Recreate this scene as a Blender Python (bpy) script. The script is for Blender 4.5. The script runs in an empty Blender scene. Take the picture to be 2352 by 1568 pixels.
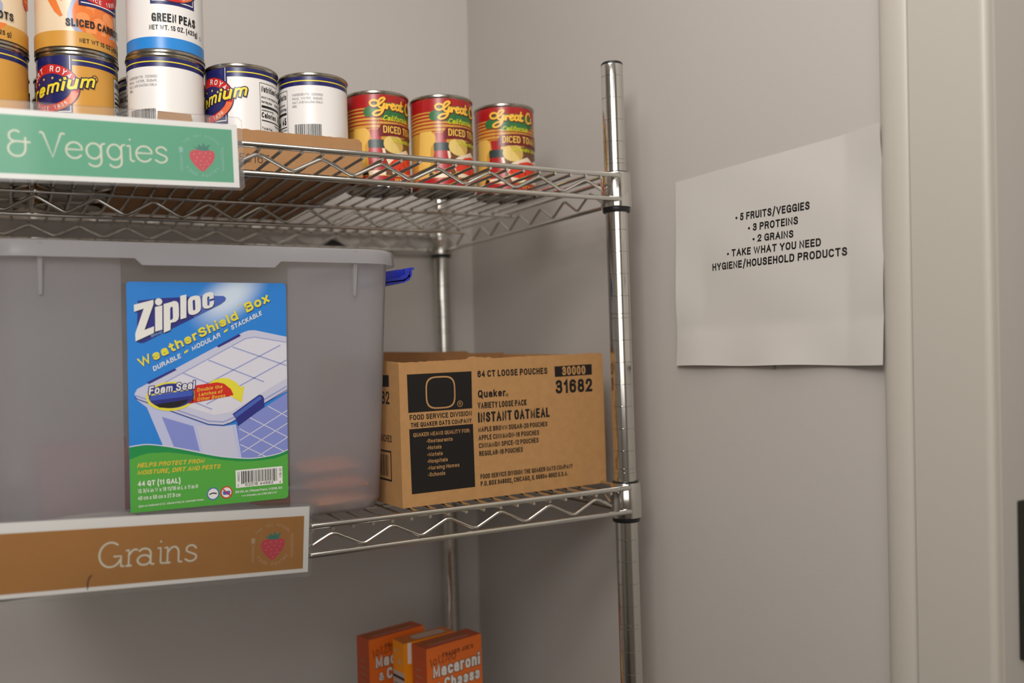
import bpy, bmesh, math, random
import numpy as np
from mathutils import Vector, Matrix

# ------------------------------------------------------------------ scene, camera, light
sc = bpy.context.scene
COL = sc.collection
S = 0.0254            # everything below is written in inches
ZF = 73.4             # height of the first post groove (z = 0 in inches) above the floor
PI = math.pi
random.seed(7)


def W(x, y, z):
    return Vector((x * S, y * S, (z + ZF) * S))


def camera():
    cd = bpy.data.cameras.new('camera')
    cd.sensor_width = 36.0
    cd.lens = 2066.988 / 2352 * 36.0
    cd.clip_start = 0.05
    cd.clip_end = 50
    cd.dof.use_dof = True
    cd.dof.focus_distance = 36.5 * S
    cd.dof.aperture_fstop = 3.2
    o = bpy.data.objects.new('camera', cd)
    COL.objects.link(o)
    a, b, c = (math.radians(v) for v in (28.9606, 0.748, -1.7667))
    fwd = Vector((math.sin(a) * math.cos(b), math.cos(a) * math.cos(b), math.sin(b)))
    r = Vector((math.cos(a), -math.sin(a), 0))
    u = r.cross(fwd)
    r2 = r * math.cos(c) + u * math.sin(c)
    u2 = -r * math.sin(c) + u * math.cos(c)
    m = Matrix.Identity(4)
    for i in range(3):
        m[i][0], m[i][1], m[i][2] = r2[i], u2[i], -fwd[i]
    m.translation = W(-24.1878, -33.4853, -12.4423)
    o.matrix_world = m
    sc.camera = o


camera()

vs = sc.view_settings
sc.display_settings.display_device = 'sRGB'
vs.view_transform = 'Standard'
vs.look = 'None'
vs.exposure = -0.13
vs.gamma = 1.0
vs.use_curve_mapping = False
sc.cycles.use_denoising = True

wd = bpy.data.worlds.new('world')
sc.world = wd
wd.use_nodes = True
wd.node_tree.nodes['Background'].inputs[0].default_value = (0.9, 0.88, 0.85, 1)
wd.node_tree.nodes['Background'].inputs[1].default_value = 0.05

CEIL = 31.0           # ceiling height, inches above the first groove
FRONT = -92.0         # wall behind the camera
LEFT = -140.0


def area(name, loc, rot, sx, sy, power, col):
    d = bpy.data.lights.new(name, 'AREA')
    d.shape = 'RECTANGLE'
    d.size, d.size_y = sx * S, sy * S
    d.energy = power
    d.color = col
    o = bpy.data.objects.new(name, d)
    COL.objects.link(o)
    o.location = W(*loc)
    o.rotation_euler = rot
    return o


def aim(o, x, y, z):
    o.rotation_euler = (W(x, y, z) - o.location).to_track_quat('-Z', 'Y').to_euler()


# the ceiling lamp, the daylight through the wide window behind the camera, and the photographer's diffused flash
area('ceiling_lamp_light', (-25, -23, CEIL - 0.6), (0, 0, 0), 45, 21, 9.5, (1.0, 0.96, 0.925))
area('window_light', (-67, FRONT + 0.8, 4), (PI / 2, 0, 0), 92, 48, 9, (1.0, 0.965, 0.935))
fl = area('flash_light', (-36, -38, 12), (0, 0, 0), 13, 13, 8.4, (1.0, 0.975, 0.95))
aim(fl, -8, 8, 2)


# ------------------------------------------------------------------ materials
def lin(c):
    return tuple(((v / 12.92) if v <= 0.04045 else ((v + 0.055) / 1.055) ** 2.4) for v in c)


MATS = {}


def mat(name, rgb, rough=0.5, metal=0.0, spec=0.5, bump=0.0, bscale=200.0, vary=0.0, vscale=30.0, coat=0.0, alpha=None):
    """rgb in 0-255 sRGB"""
    if name in MATS:
        return MATS[name]
    m = bpy.data.materials.new(name)
    m.use_nodes = True
    nt = m.node_tree
    p = nt.nodes['Principled BSDF']
    col = lin([v / 255 for v in rgb])
    p.inputs['Base Color'].default_value = (*col, 1)
    p.inputs['Roughness'].default_value = rough
    p.inputs['Metallic'].default_value = metal
    p.inputs['Specular IOR Level'].default_value = spec
    p.inputs['Coat Weight'].default_value = coat
    p.inputs['Coat Roughness'].default_value = 0.08
    if bump or vary:
        tc = nt.nodes.new('ShaderNodeTexCoord')
        n = nt.nodes.new('ShaderNodeTexNoise')
        n.inputs['Detail'].default_value = 6
        n.inputs['Scale'].default_value = bscale
        nt.links.new(tc.outputs['Object'], n.inputs['Vector'])
        if bump:
            b = nt.nodes.new('ShaderNodeBump')
            b.inputs['Strength'].default_value = bump
            b.inputs['Distance'].default_value = 0.002
            nt.links.new(n.outputs['Fac'], b.inputs['Height'])
            nt.links.new(b.outputs['Normal'], p.inputs['Normal'])
        if vary:
            n2 = nt.nodes.new('ShaderNodeTexNoise')
            n2.inputs['Scale'].default_value = vscale
            n2.inputs['Detail'].default_value = 8
            n2.inputs['Roughness'].default_value = 0.65
            nt.links.new(tc.outputs['Object'], n2.inputs['Vector'])
            r = nt.nodes.new('ShaderNodeValToRGB')
            r.color_ramp.elements[0].position = 0.3
            r.color_ramp.elements[1].position = 0.7
            r.color_ramp.elements[0].color = (*[v * (1 - vary) for v in col], 1)
            r.color_ramp.elements[1].color = (*[min(1, v * (1 + vary)) for v in col], 1)
            nt.links.new(n2.outputs['Fac'], r.inputs['Fac'])
            nt.links.new(r.outputs['Color'], p.inputs['Base Color'])
    MATS[name] = m
    return m


def mat_frosted(name, diffuse=0.17, refr=0.62, rough=0.28, tint=(0.86, 0.85, 0.85)):
    m = bpy.data.materials.new(name)
    m.use_nodes = True
    nt = m.node_tree
    p = nt.nodes['Principled BSDF']
    out = nt.nodes['Material Output']
    p.inputs['Base Color'].default_value = (*lin((0.80, 0.80, 0.825)), 1)
    p.inputs['Roughness'].default_value = 0.3
    p.inputs['Specular IOR Level'].default_value = 0.35
    tl = nt.nodes.new('ShaderNodeBsdfTranslucent')
    tl.inputs[0].default_value = (*lin(tint), 1)
    rf = nt.nodes.new('ShaderNodeBsdfRefraction')
    rf.inputs['Color'].default_value = (0.985, 0.98, 0.975, 1)
    rf.inputs['Roughness'].default_value = rough
    rf.inputs['IOR'].default_value = 1.06
    m1 = nt.nodes.new('ShaderNodeMixShader')
    m1.inputs[0].default_value = refr
    nt.links.new(tl.outputs[0], m1.inputs[1])
    nt.links.new(rf.outputs[0], m1.inputs[2])
    m2 = nt.nodes.new('ShaderNodeMixShader')
    m2.inputs[0].default_value = diffuse
    nt.links.new(m1.outputs[0], m2.inputs[1])
    nt.links.new(p.outputs[0], m2.inputs[2])
    nt.links.new(m2.outputs[0], out.inputs['Surface'])
    MATS[name] = m
    return m


def mat_film(name, tint=0.96, haze=0.06, fr=1.45, rough=0.06):
    """clear laminating film: transparent with a gloss and a little haze"""
    m = bpy.data.materials.new(name)
    m.use_nodes = True
    nt = m.node_tree
    out = nt.nodes['Material Output']
    nt.nodes.remove(nt.nodes['Principled BSDF'])
    tr = nt.nodes.new('ShaderNodeBsdfTransparent')
    tr.inputs[0].default_value = (tint, tint, tint, 1)
    df = nt.nodes.new('ShaderNodeBsdfDiffuse')
    df.inputs[0].default_value = (0.8, 0.79, 0.77, 1)
    gl = nt.nodes.new('ShaderNodeBsdfGlossy')
    gl.inputs['Roughness'].default_value = rough
    f = nt.nodes.new('ShaderNodeFresnel')
    f.inputs['IOR'].default_value = fr
    a = nt.nodes.new('ShaderNodeMixShader')
    a.inputs[0].default_value = haze
    nt.links.new(tr.outputs[0], a.inputs[1])
    nt.links.new(df.outputs[0], a.inputs[2])
    b = nt.nodes.new('ShaderNodeMixShader')
    nt.links.new(f.outputs[0], b.inputs[0])
    nt.links.new(a.outputs[0], b.inputs[1])
    nt.links.new(gl.outputs[0], b.inputs[2])
    nt.links.new(b.outputs[0], out.inputs['Surface'])
    MATS[name] = m
    return m


def mat_emit(name, rgb, strength):
    m = bpy.data.materials.new(name)
    m.use_nodes = True
    p = m.node_tree.nodes['Principled BSDF']
    p.inputs['Base Color'].default_value = (0.8, 0.8, 0.8, 1)
    p.inputs['Emission Color'].default_value = (*rgb, 1)
    p.inputs['Emission Strength'].default_value = strength
    MATS[name] = m
    return m


WALL = mat('wall_paint', (192, 186, 180), 0.55, bump=0.06, bscale=260, spec=0.35)
TRIMM = mat('trim_paint', (192, 186, 175), 0.4, bump=0.02, bscale=120)
FLOORM = mat('floor_vinyl', (78, 72, 66), 0.4, vary=0.15, vscale=8)
CEILM = mat('ceiling_tile', (226, 221, 212), 0.8, bump=0.2, bscale=90)
CHROME = mat('chrome', (214, 212, 206), 0.13, metal=1.0)
CHROMER = mat('chrome_wire', (212, 210, 204), 0.13, metal=1.0)
TIN = mat('tin_plate', (172, 166, 154), 0.24, metal=1.0, bump=0.02, bscale=80)
BLACKP = mat('black_plastic', (22, 22, 23), 0.4)
KRAFT = mat('kraft_board', (176, 132, 84), 0.75, vary=0.07, vscale=90, bump=0.08, bscale=160, spec=0.25)
KRAFTD = mat('tray_board', (164, 122, 82), 0.75, vary=0.06, vscale=70, bump=0.08, bscale=160, spec=0.25)
PAPER = mat('white_paper', (208, 203, 196), 0.7, spec=0.3)
CARD = mat('white_card', (242, 240, 236), 0.6)
INK = mat('black_ink', (24, 21, 19), 0.6, spec=0.3)
INKP = mat('print_black', (20, 19, 20), 0.5)


# ------------------------------------------------------------------ mesh helpers (inches)
def link(o, parent=None):
    COL.objects.link(o)
    if parent is not None:
        o.parent = parent
    return o


def thing(name, loc, label, cat, group=None, rz=0.0):
    o = bpy.data.objects.new(name, None)
    o.empty_display_size = 0.02
    COL.objects.link(o)
    o.location = W(*loc)
    o.rotation_euler = (0, 0, rz)
    o['label'] = label
    o['category'] = cat
    if group:
        o['group'] = group
    return o


class MB:
    """collects geometry in inches and becomes one mesh object"""

    def __init__(s):
        s.v, s.f, s.m, s.mats = [], [], [], []

    def mi(s, m):
        if m not in s.mats:
            s.mats.append(m)
        return s.mats.index(m)

    def raw(s, verts, faces, m):
        k = len(s.v)
        i = s.mi(m)
        s.v += [tuple(p) for p in verts]
        for f in faces:
            s.f.append(tuple(j + k for j in f))
            s.m.append(i)

    def box(s, x0, x1, y0, y1, z0, z1, m):
        s.raw([(x0, y0, z0), (x1, y0, z0), (x1, y1, z0), (x0, y1, z0), (x0, y0, z1), (x1, y0, z1), (x1, y1, z1), (x0, y1, z1)],
              [(3, 2, 1, 0), (4, 5, 6, 7), (0, 1, 5, 4), (1, 2, 6, 5), (2, 3, 7, 6), (3, 0, 4, 7)], m)

    def hexa(s, p, m):
        """8 corners: bottom ring then top ring"""
        s.raw(p, [(3, 2, 1, 0), (4, 5, 6, 7), (0, 1, 5, 4), (1, 2, 6, 5), (2, 3, 7, 6), (3, 0, 4, 7)], m)

    def lathe(s, prof, m, seg=48, cx=0, cy=0, closed=True):
        vs_, fs = [], []
        for r, z in prof:
            for i in range(seg):
                a = 2 * PI * i / seg
                vs_.append((cx + r * math.cos(a), cy + r * math.sin(a), z))
        for j in range(len(prof) - 1):
            for i in range(seg):
                i2 = (i + 1) % seg
                fs.append((j * seg + i, j * seg + i2, (j + 1) * seg + i2, (j + 1) * seg + i))
        if closed:
            fs.append(tuple(reversed(range(seg))))
            fs.append(tuple((len(prof) - 1) * seg + i for i in range(seg)))
        s.raw(vs_, fs, m)

    def tube(s, pts, r, m, seg=10, cap=True):
        pts = [Vector(p) for p in pts]
        n = len(pts)
        rs = r if isinstance(r, (list, tuple)) else [r] * n
        t0 = (pts[1] - pts[0]).normalized()
        up = Vector((0, 0, 1)) if abs(t0.z) < 0.9 else Vector((1, 0, 0))
        nrm = (up - t0 * up.dot(t0)).normalized()
        vs_, fs = [], []
        for i in range(n):
            if i == 0:
                t = pts[1] - pts[0]
            elif i == n - 1:
                t = pts[-1] - pts[-2]
            else:
                t = (pts[i + 1] - pts[i]).normalized() + (pts[i] - pts[i - 1]).normalized()
            t.normalize()
            nrm = (nrm - t * nrm.dot(t)).normalized()
            bn = t.cross(nrm)
            k = 1.0
            if 0 < i < n - 1:
                d = max(0.5, t.dot((pts[i] - pts[i - 1]).normalized()))
                k = 1 / d
            for j in range(seg):
                a = 2 * PI * j / seg
                vs_.append(pts[i] + nrm * (math.cos(a) * rs[i]) + bn * (math.sin(a) * rs[i]))
        for i in range(n - 1):
            for j in range(seg):
                j2 = (j + 1) % seg
                fs.append((i * seg + j, i * seg + j2, (i + 1) * seg + j2, (i + 1) * seg + j))
        if cap:
            fs.append(tuple(reversed(range(seg))))
            fs.append(tuple((n - 1) * seg + j for j in range(seg)))
        s.raw(vs_, fs, m)

    def build(s, name, parent=None, smooth=40, loc=None, bevel=0, origin=None):
        me = bpy.data.meshes.new(name)
        if origin is None:
            me.from_pydata([(x * S, y * S, z * S) for x, y, z in s.v], [], s.f)
        else:
            me.from_pydata([((x - origin[0]) * S, (y - origin[1]) * S, (z - origin[2]) * S) for x, y, z in s.v], [], s.f)
        for m in s.mats:
            me.materials.append(m)
        for p, i in zip(me.polygons, s.m):
            p.material_index = i
        me.update()
        if smooth:
            for p in me.polygons:
                p.use_smooth = True
            me.set_sharp_from_angle(angle=math.radians(smooth))
        o = bpy.data.objects.new(name, me)
        link(o, parent)
        if loc is not None:
            o.location = loc
        if bevel:
            b = o.modifiers.new('bevel', 'BEVEL')
            b.width = bevel * S
            b.segments = 2
            b.limit_method = 'ANGLE'
            b.angle_limit = math.radians(50)
        return o


def fillet(pts, r, n=5):
    """round the inner corners of a polyline"""
    pts = [Vector(p) for p in pts]
    out = [pts[0]]
    for i in range(1, len(pts) - 1):
        a, b, c = pts[i - 1], pts[i], pts[i + 1]
        d1, d2 = (a - b), (c - b)
        l = min(r, d1.length * 0.45, d2.length * 0.45)
        p, q = b + d1.normalized() * l, b + d2.normalized() * l
        for k in range(n + 1):
            t = k / n
            out.append(p * (1 - t) ** 2 + b * 2 * t * (1 - t) + q * t * t)
    out.append(pts[-1])
    return out


# ---- printing: flat shapes and lettering laid on a surface given by a map (u, v, layer) -> point
def arc(cx, cy, rx, ry, a0, a1, n=18):
    return [(cx + rx * math.cos(math.radians(a0 + (a1 - a0) * i / n)), cy + ry * math.sin(math.radians(a0 + (a1 - a0) * i / n))) for i in range(n + 1)]


def catmull(pts, n=6):
    P = [Vector((p[0], p[1])) for p in pts]
    P = [P[0] * 2 - P[1]] + P + [P[-1] * 2 - P[-2]]
    out = []
    for i in range(1, len(P) - 2):
        a, b, c, d = P[i - 1:i + 3]
        for k in range(n):
            t = k / n
            out.append(0.5 * ((2 * b) + (c - a) * t + (2 * a - 5 * b + 4 * c - d) * t * t + (3 * b - a - 3 * c + d) * t ** 3))
    out.append(P[-2])
    return [(p.x, p.y) for p in out]


def sarc(cx, cy, rx, ry, a0, a1, n=10):
    """arc of a squarish oval, as in condensed sign lettering"""
    out = []
    for i in range(n + 1):
        t = math.radians(a0 + (a1 - a0) * i / n)
        c, q = math.cos(t), math.sin(t)
        out.append((cx + rx * math.copysign(abs(c) ** 0.8, c), cy + ry * math.copysign(abs(q) ** 0.8, q)))
    return out


# a plain sans alphabet drawn as pen strokes: width of the centre lines, then the strokes (capital height 1)
_o = sarc(0.26, 0.35, 0.26, 0.35, 0, 360, 18)
_S = catmull([(0.56, 0.80), (0.44, 0.98), (0.28, 1.0), (0.08, 0.92), (0.05, 0.70), (0.26, 0.55), (0.50, 0.42), (0.58, 0.22), (0.48, 0.04), (0.28, 0.0), (0.08, 0.05), (0.0, 0.22)], 3)
_s = catmull([(0.45, 0.55), (0.36, 0.68), (0.2, 0.7), (0.05, 0.62), (0.06, 0.47), (0.24, 0.37), (0.42, 0.27), (0.45, 0.12), (0.34, 0.0), (0.16, 0.0), (0.01, 0.14)], 3)
ABC = {
    'A': (0.70, [[(0, 0), (0.35, 1), (0.70, 0)], [(0.14, 0.33), (0.56, 0.33)]]),
    'B': (0.60, [[(0, 0), (0, 1), (0.34, 1)] + sarc(0.34, 0.765, 0.22, 0.235, 90, -90)[1:] + [(0, 0.53)], [(0.3, 0.53)] + sarc(0.35, 0.265, 0.25, 0.265, 90, -90) + [(0, 0)]]),
    'C': (0.62, [sarc(0.33, 0.5, 0.33, 0.5, 38, 322, 16)]),
    'D': (0.62, [[(0, 0), (0, 1), (0.28, 1)] + sarc(0.28, 0.5, 0.34, 0.5, 90, -90)[1:] + [(0, 0)]]),
    'E': (0.50, [[(0.50, 1), (0, 1), (0, 0), (0.50, 0)], [(0, 0.52), (0.44, 0.52)]]),
    'F': (0.48, [[(0.48, 1), (0, 1), (0, 0)], [(0, 0.50), (0.42, 0.50)]]),
    'G': (0.66, [sarc(0.34, 0.5, 0.34, 0.5, 38, 318, 16), [(0.40, 0.46), (0.66, 0.46), (0.66, 0.02)]]),
    'H': (0.58, [[(0, 0), (0, 1)], [(0.58, 0), (0.58, 1)], [(0, 0.52), (0.58, 0.52)]]),
    'I': (0.0, [[(0, 0), (0, 1)]]),
    'J': (0.42, [[(0.42, 1), (0.42, 0.25)] + sarc(0.22, 0.24, 0.20, 0.24, 0, -180)]),
    'K': (0.58, [[(0, 0), (0, 1)], [(0.55, 1), (0.0, 0.38)], [(0.2, 0.58), (0.58, 0)]]),
    'L': (0.46, [[(0, 1), (0, 0), (0.46, 0)]]),
    'M': (0.74, [[(0, 0), (0, 1), (0.37, 0.12), (0.74, 1), (0.74, 0)]]),
    'N': (0.58, [[(0, 0), (0, 1), (0.58, 0), (0.58, 1)]]),
    'O': (0.66, [sarc(0.33, 0.5, 0.33, 0.5, 0, 360, 22)]),
    'P': (0.56, [[(0, 0), (0, 1), (0.32, 1)] + sarc(0.32, 0.74, 0.24, 0.26, 90, -90)[1:] + [(0, 0.48)]]),
    'Q': (0.66, [sarc(0.33, 0.5, 0.33, 0.5, 0, 360, 22), [(0.40, 0.22), (0.66, -0.04)]]),
    'R': (0.60, [[(0, 0), (0, 1), (0.34, 1)] + sarc(0.34, 0.75, 0.23, 0.25, 90, -90)[1:] + [(0, 0.50)], [(0.30, 0.50), (0.48, 0.40), (0.58, 0)]]),
    'S': (0.58, [_S]),
    'T': (0.60, [[(0, 1), (0.60, 1)], [(0.30, 1), (0.30, 0)]]),
    'U': (0.58, [[(0, 1), (0, 0.28)] + sarc(0.29, 0.28, 0.29, 0.28, 180, 360) + [(0.58, 1)]]),
    'V': (0.66, [[(0, 1), (0.33, 0), (0.66, 1)]]),
    'W': (1.0, [[(0, 1), (0.25, 0), (0.5, 0.95), (0.75, 0), (1.0, 1)]]),
    'X': (0.62, [[(0, 0), (0.62, 1)], [(0, 1), (0.62, 0)]]),
    'Y': (0.64, [[(0, 1), (0.32, 0.45), (0.64, 1)], [(0.32, 0.45), (0.32, 0)]]),
    'Z': (0.58, [[(0, 1), (0.58, 1), (0, 0), (0.58, 0)]]),
    'a': (0.47, [[(0.02, 0.52)] + sarc(0.24, 0.46, 0.22, 0.24, 140, 0, 6) + [(0.46, 0)], [(0.46, 0.41), (0.22, 0.39)] + sarc(0.20, 0.2, 0.20, 0.2, 100, 290, 7) + [(0.46, 0.16)]]),
    'b': (0.52, [[(0, 0), (0, 1)], _o]),
    'c': (0.46, [sarc(0.26, 0.35, 0.26, 0.35, 40, 320, 12)]),
    'd': (0.52, [[(0.52, 0), (0.52, 1)], _o]),
    'e': (0.50, [[(0.02, 0.37), (0.50, 0.37)] + sarc(0.26, 0.35, 0.25, 0.35, 8, 315, 13)]),
    'f': (0.34, [[(0.36, 1.0), (0.25, 1.0), (0.14, 0.88), (0.14, 0)], [(0, 0.68), (0.33, 0.68)]]),
    'g': (0.52, [_o, [(0.52, 0.70), (0.52, -0.06)] + sarc(0.26, -0.06, 0.26, 0.22, 0, -145, 8)]),
    'h': (0.48, [[(0, 0), (0, 1)], [(0, 0.42)] + sarc(0.24, 0.44, 0.24, 0.26, 180, 0) + [(0.48, 0)]]),
    'i': (0.0, [[(0, 0), (0, 0.63)], [(0, 1.0), (0, 1.001)]]),
    'j': (0.12, [[(0.12, 0.63), (0.12, -0.14), (0.0, -0.26)], [(0.12, 1.0), (0.12, 1.001)]]),
    'k': (0.46, [[(0, 0), (0, 1)], [(0.43, 0.70), (0.0, 0.26)], [(0.17, 0.42), (0.46, 0)]]),
    'l': (0.0, [[(0, 0), (0, 1)]]),
    'm': (0.78, [[(0, 0), (0, 0.70)], [(0, 0.44)] + sarc(0.195, 0.47, 0.195, 0.23, 180, 0, 8) + [(0.39, 0)], [(0.39, 0.44)] + sarc(0.585, 0.47, 0.195, 0.23, 180, 0, 8) + [(0.78, 0)]]),
    'n': (0.48, [[(0, 0), (0, 0.70)], [(0, 0.42)] + sarc(0.24, 0.44, 0.24, 0.26, 180, 0) + [(0.48, 0)]]),
    'o': (0.52, [_o]),
    'p': (0.52, [[(0, -0.28), (0, 0.70)], _o]),
    'q': (0.52, [[(0.52, -0.28), (0.52, 0.70)], _o]),
    'r': (0.28, [[(0, 0), (0, 0.70)], [(0, 0.40)] + sarc(0.24, 0.42, 0.24, 0.27, 180, 85, 6)]),
    's': (0.45, [_s]),
    't': (0.32, [[(0.14, 0.92), (0.14, 0.14), (0.22, 0.0), (0.32, 0.0)], [(0, 0.68), (0.31, 0.68)]]),
    'u': (0.48, [[(0, 0.70), (0, 0.26)] + sarc(0.24, 0.26, 0.24, 0.26, 180, 360) + [(0.48, 0.30)], [(0.48, 0.70), (0.48, 0)]]),
    'v': (0.48, [[(0, 0.70), (0.24, 0), (0.48, 0.70)]]),
    'w': (0.74, [[(0, 0.70), (0.185, 0), (0.37, 0.66), (0.555, 0), (0.74, 0.70)]]),
    'x': (0.46, [[(0, 0), (0.46, 0.70)], [(0, 0.70), (0.46, 0)]]),
    'y': (0.50, [[(0, 0.70), (0.25, 0.02)], [(0.50, 0.70), (0.20, -0.18), (0.06, -0.28)]]),
    'z': (0.44, [[(0, 0.70), (0.44, 0.70), (0, 0), (0.44, 0)]]),
    '0': (0.52, [sarc(0.26, 0.5, 0.26, 0.5, 0, 360, 22)]),
    '1': (0.22, [[(0, 0.76), (0.20, 1), (0.20, 0)]]),
    '2': (0.52, [[(0.0, 0.72)] + sarc(0.26, 0.72, 0.25, 0.28, 170, -30, 10) + [(0.0, 0.0), (0.52, 0.0)]]),
    '3': (0.52, [sarc(0.26, 0.765, 0.23, 0.235, 165, -90, 10) + [(0.16, 0.53)], [(0.2, 0.53)] + sarc(0.26, 0.265, 0.26, 0.265, 90, -165, 10)]),
    '4': (0.54, [[(0.42, 0), (0.42, 1), (0, 0.28), (0.54, 0.28)]]),
    '5': (0.50, [[(0.47, 1), (0.08, 1), (0.04, 0.52)] + sarc(0.25, 0.31, 0.25, 0.32, 130, -160, 12)]),
    '6': (0.52, [sarc(0.26, 0.31, 0.26, 0.31, 0, 360, 16), sarc(0.27, 0.60, 0.27, 0.40, 35, 180, 8) + [(0.0, 0.32)]]),
    '7': (0.50, [[(0, 1), (0.50, 1), (0.18, 0)]]),
    '8': (0.52, [sarc(0.26, 0.765, 0.22, 0.235, 0, 360, 16), sarc(0.26, 0.265, 0.26, 0.265, 0, 360, 16)]),
    '9': (0.52, [sarc(0.26, 0.69, 0.26, 0.31, 0, 360, 16), [(0.52, 0.68)] + sarc(0.25, 0.40, 0.27, 0.40, 0, -145, 8)]),
    '.': (0.0, [[(0, 0), (0, 0.02)]]),
    ',': (0.06, [[(0.06, 0.03), (0.0, -0.16)]]),
    ':': (0.0, [[(0, 0), (0, 0.02)], [(0, 0.56), (0, 0.58)]]),
    '-': (0.24, [[(0, 0.40), (0.24, 0.40)]]),
    '/': (0.36, [[(0, -0.06), (0.36, 1.04)]]),
    '(': (0.16, [arc(0.30, 0.4, 0.30, 0.74, 118, 242, 8)]),
    ')': (0.16, [arc(-0.14, 0.4, 0.30, 0.74, 62, -62, 8)]),
    '&': (0.66, [[(0.66, 0.0), (0.14, 0.72)] + sarc(0.29, 0.82, 0.17, 0.18, 200, -20, 8) + [(0.10, 0.46)] + sarc(0.26, 0.24, 0.26, 0.24, 150, 330, 8) + [(0.66, 0.46)]]),
    "'": (0.0, [[(0, 0.82), (0, 0.98)]]),
    '%': (0.70, [sarc(0.15, 0.78, 0.15, 0.22, 0, 360, 12), sarc(0.55, 0.22, 0.15, 0.22, 0, 360, 12), [(0.12, 0), (0.58, 1)]]),
    '|': (0.0, [[(0, -0.1), (0, 1.05)]]),
    '\u2022': (0.16, [arc(0.08, 0.40, 0.09, 0.08, 0, 360, 8), arc(0.08, 0.40, 0.02, 0.02, 0, 360, 6)]),
}


def pen(pts, w, square=True):
    """one pen line of width w: points and quads, with mitred corners and square ends"""
    P = [Vector(p) for p in pts]
    Q = [P[0]]
    for p in P[1:]:
        if (p - Q[-1]).length > 1e-5:
            Q.append(p)
    P = Q
    if len(P) < 2:
        P = [P[0], P[0] + Vector((0, 1e-3))]
    closed = (P[0] - P[-1]).length < 1e-3 and len(P) > 4
    n = len(P)
    if square and not closed:
        P[0] = P[0] - (P[1] - P[0]).normalized() * w / 2
        P[-1] = P[-1] + (P[-1] - P[-2]).normalized() * w / 2
    v = []
    for i in range(n):
        if i == 0:
            d = (P[1] - P[0]).normalized()
            e = (P[-1] - P[-2]).normalized() if closed else d
        elif i == n - 1:
            d = (P[-1] - P[-2]).normalized()
            e = (P[1] - P[0]).normalized() if closed else d
        else:
            d, e = (P[i] - P[i - 1]).normalized(), (P[i + 1] - P[i]).normalized()
        t = d + e
        t = t.normalized() if t.length > 1e-6 else d
        k = min(1 / max(0.2, t.dot(d)), 2.2)
        nn = Vector((-t.y, t.x)) * (w / 2 * k)
        v += [tuple(P[i] + nn), tuple(P[i] - nn)]
    return v, [(2 * i + 1, 2 * i + 3, 2 * i + 2, 2 * i) for i in range(n - 1)]


def type_line(body, wu, t, shear=0.0, grow=0.0):
    """line of lettering for a capital height of 1: wu = width to fill (or None), t = pen width; returns list of strokes"""
    n = sum(1 for c in body if c != ' ')
    gap = 0.17
    base = sum((ABC[c][0] if c != ' ' else 0.22) for c in body) + gap * (len(body) - 1)
    if wu is None:
        k = 0.9
    else:
        t = min(t, 0.42 * wu / max(n, 1))
        k = (wu - n * t) / base if base > 0.01 else 1.0
    out, x = [], 0.0
    for c in body:
        if c == ' ':
            x += (0.22 + gap) * k
            continue
        w, st = ABC[c]
        for ln in st:
            pts = []
            for a, b in ln:
                yy = b
                if -0.03 <= b <= 1.03:
                    yy = t / 2 + min(max(b, 0), 1) * (1 - t)
                pts.append((x + t / 2 + a * k + shear * yy, yy))
            out.append(pen(pts, t * (0.8 if c in 'MWmw' else 0.86 if c in 'N&%' else 1.0) + grow))
        x += w * k + t + gap * k
    return out, (x - gap * k)


def tri_refine(v, tris, maxe):
    v = [tuple(p) for p in v]
    for _ in range(9):
        mid, new, ch = {}, [], False

        def m_(a, b):
            k = (min(a, b), max(a, b))
            if k not in mid:
                d = math.hypot(v[a][0] - v[b][0], v[a][1] - v[b][1])
                if d > maxe:
                    v.append(((v[a][0] + v[b][0]) / 2, (v[a][1] + v[b][1]) / 2))
                    mid[k] = len(v) - 1
                else:
                    mid[k] = -1
            return mid[k]
        for a, b, c in tris:
            x, y, z = m_(a, b), m_(b, c), m_(c, a)
            k = (x >= 0) + (y >= 0) + (z >= 0)
            if k == 0:
                new.append((a, b, c))
                continue
            ch = True
            if k == 3:
                new += [(a, x, z), (x, b, y), (z, y, c), (x, y, z)]
            elif k == 1:
                if x >= 0:
                    new += [(a, x, c), (x, b, c)]
                elif y >= 0:
                    new += [(a, b, y), (a, y, c)]
                else:
                    new += [(a, b, z), (z, b, c)]
            else:
                if x < 0:
                    new += [(a, b, y), (a, y, z), (z, y, c)]
                elif y < 0:
                    new += [(a, x, z), (x, b, c), (x, c, z)]
                else:
                    new += [(x, b, y), (a, x, y), (a, y, c)]
        tris = new
        if not ch:
            break
    return v, tris


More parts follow.
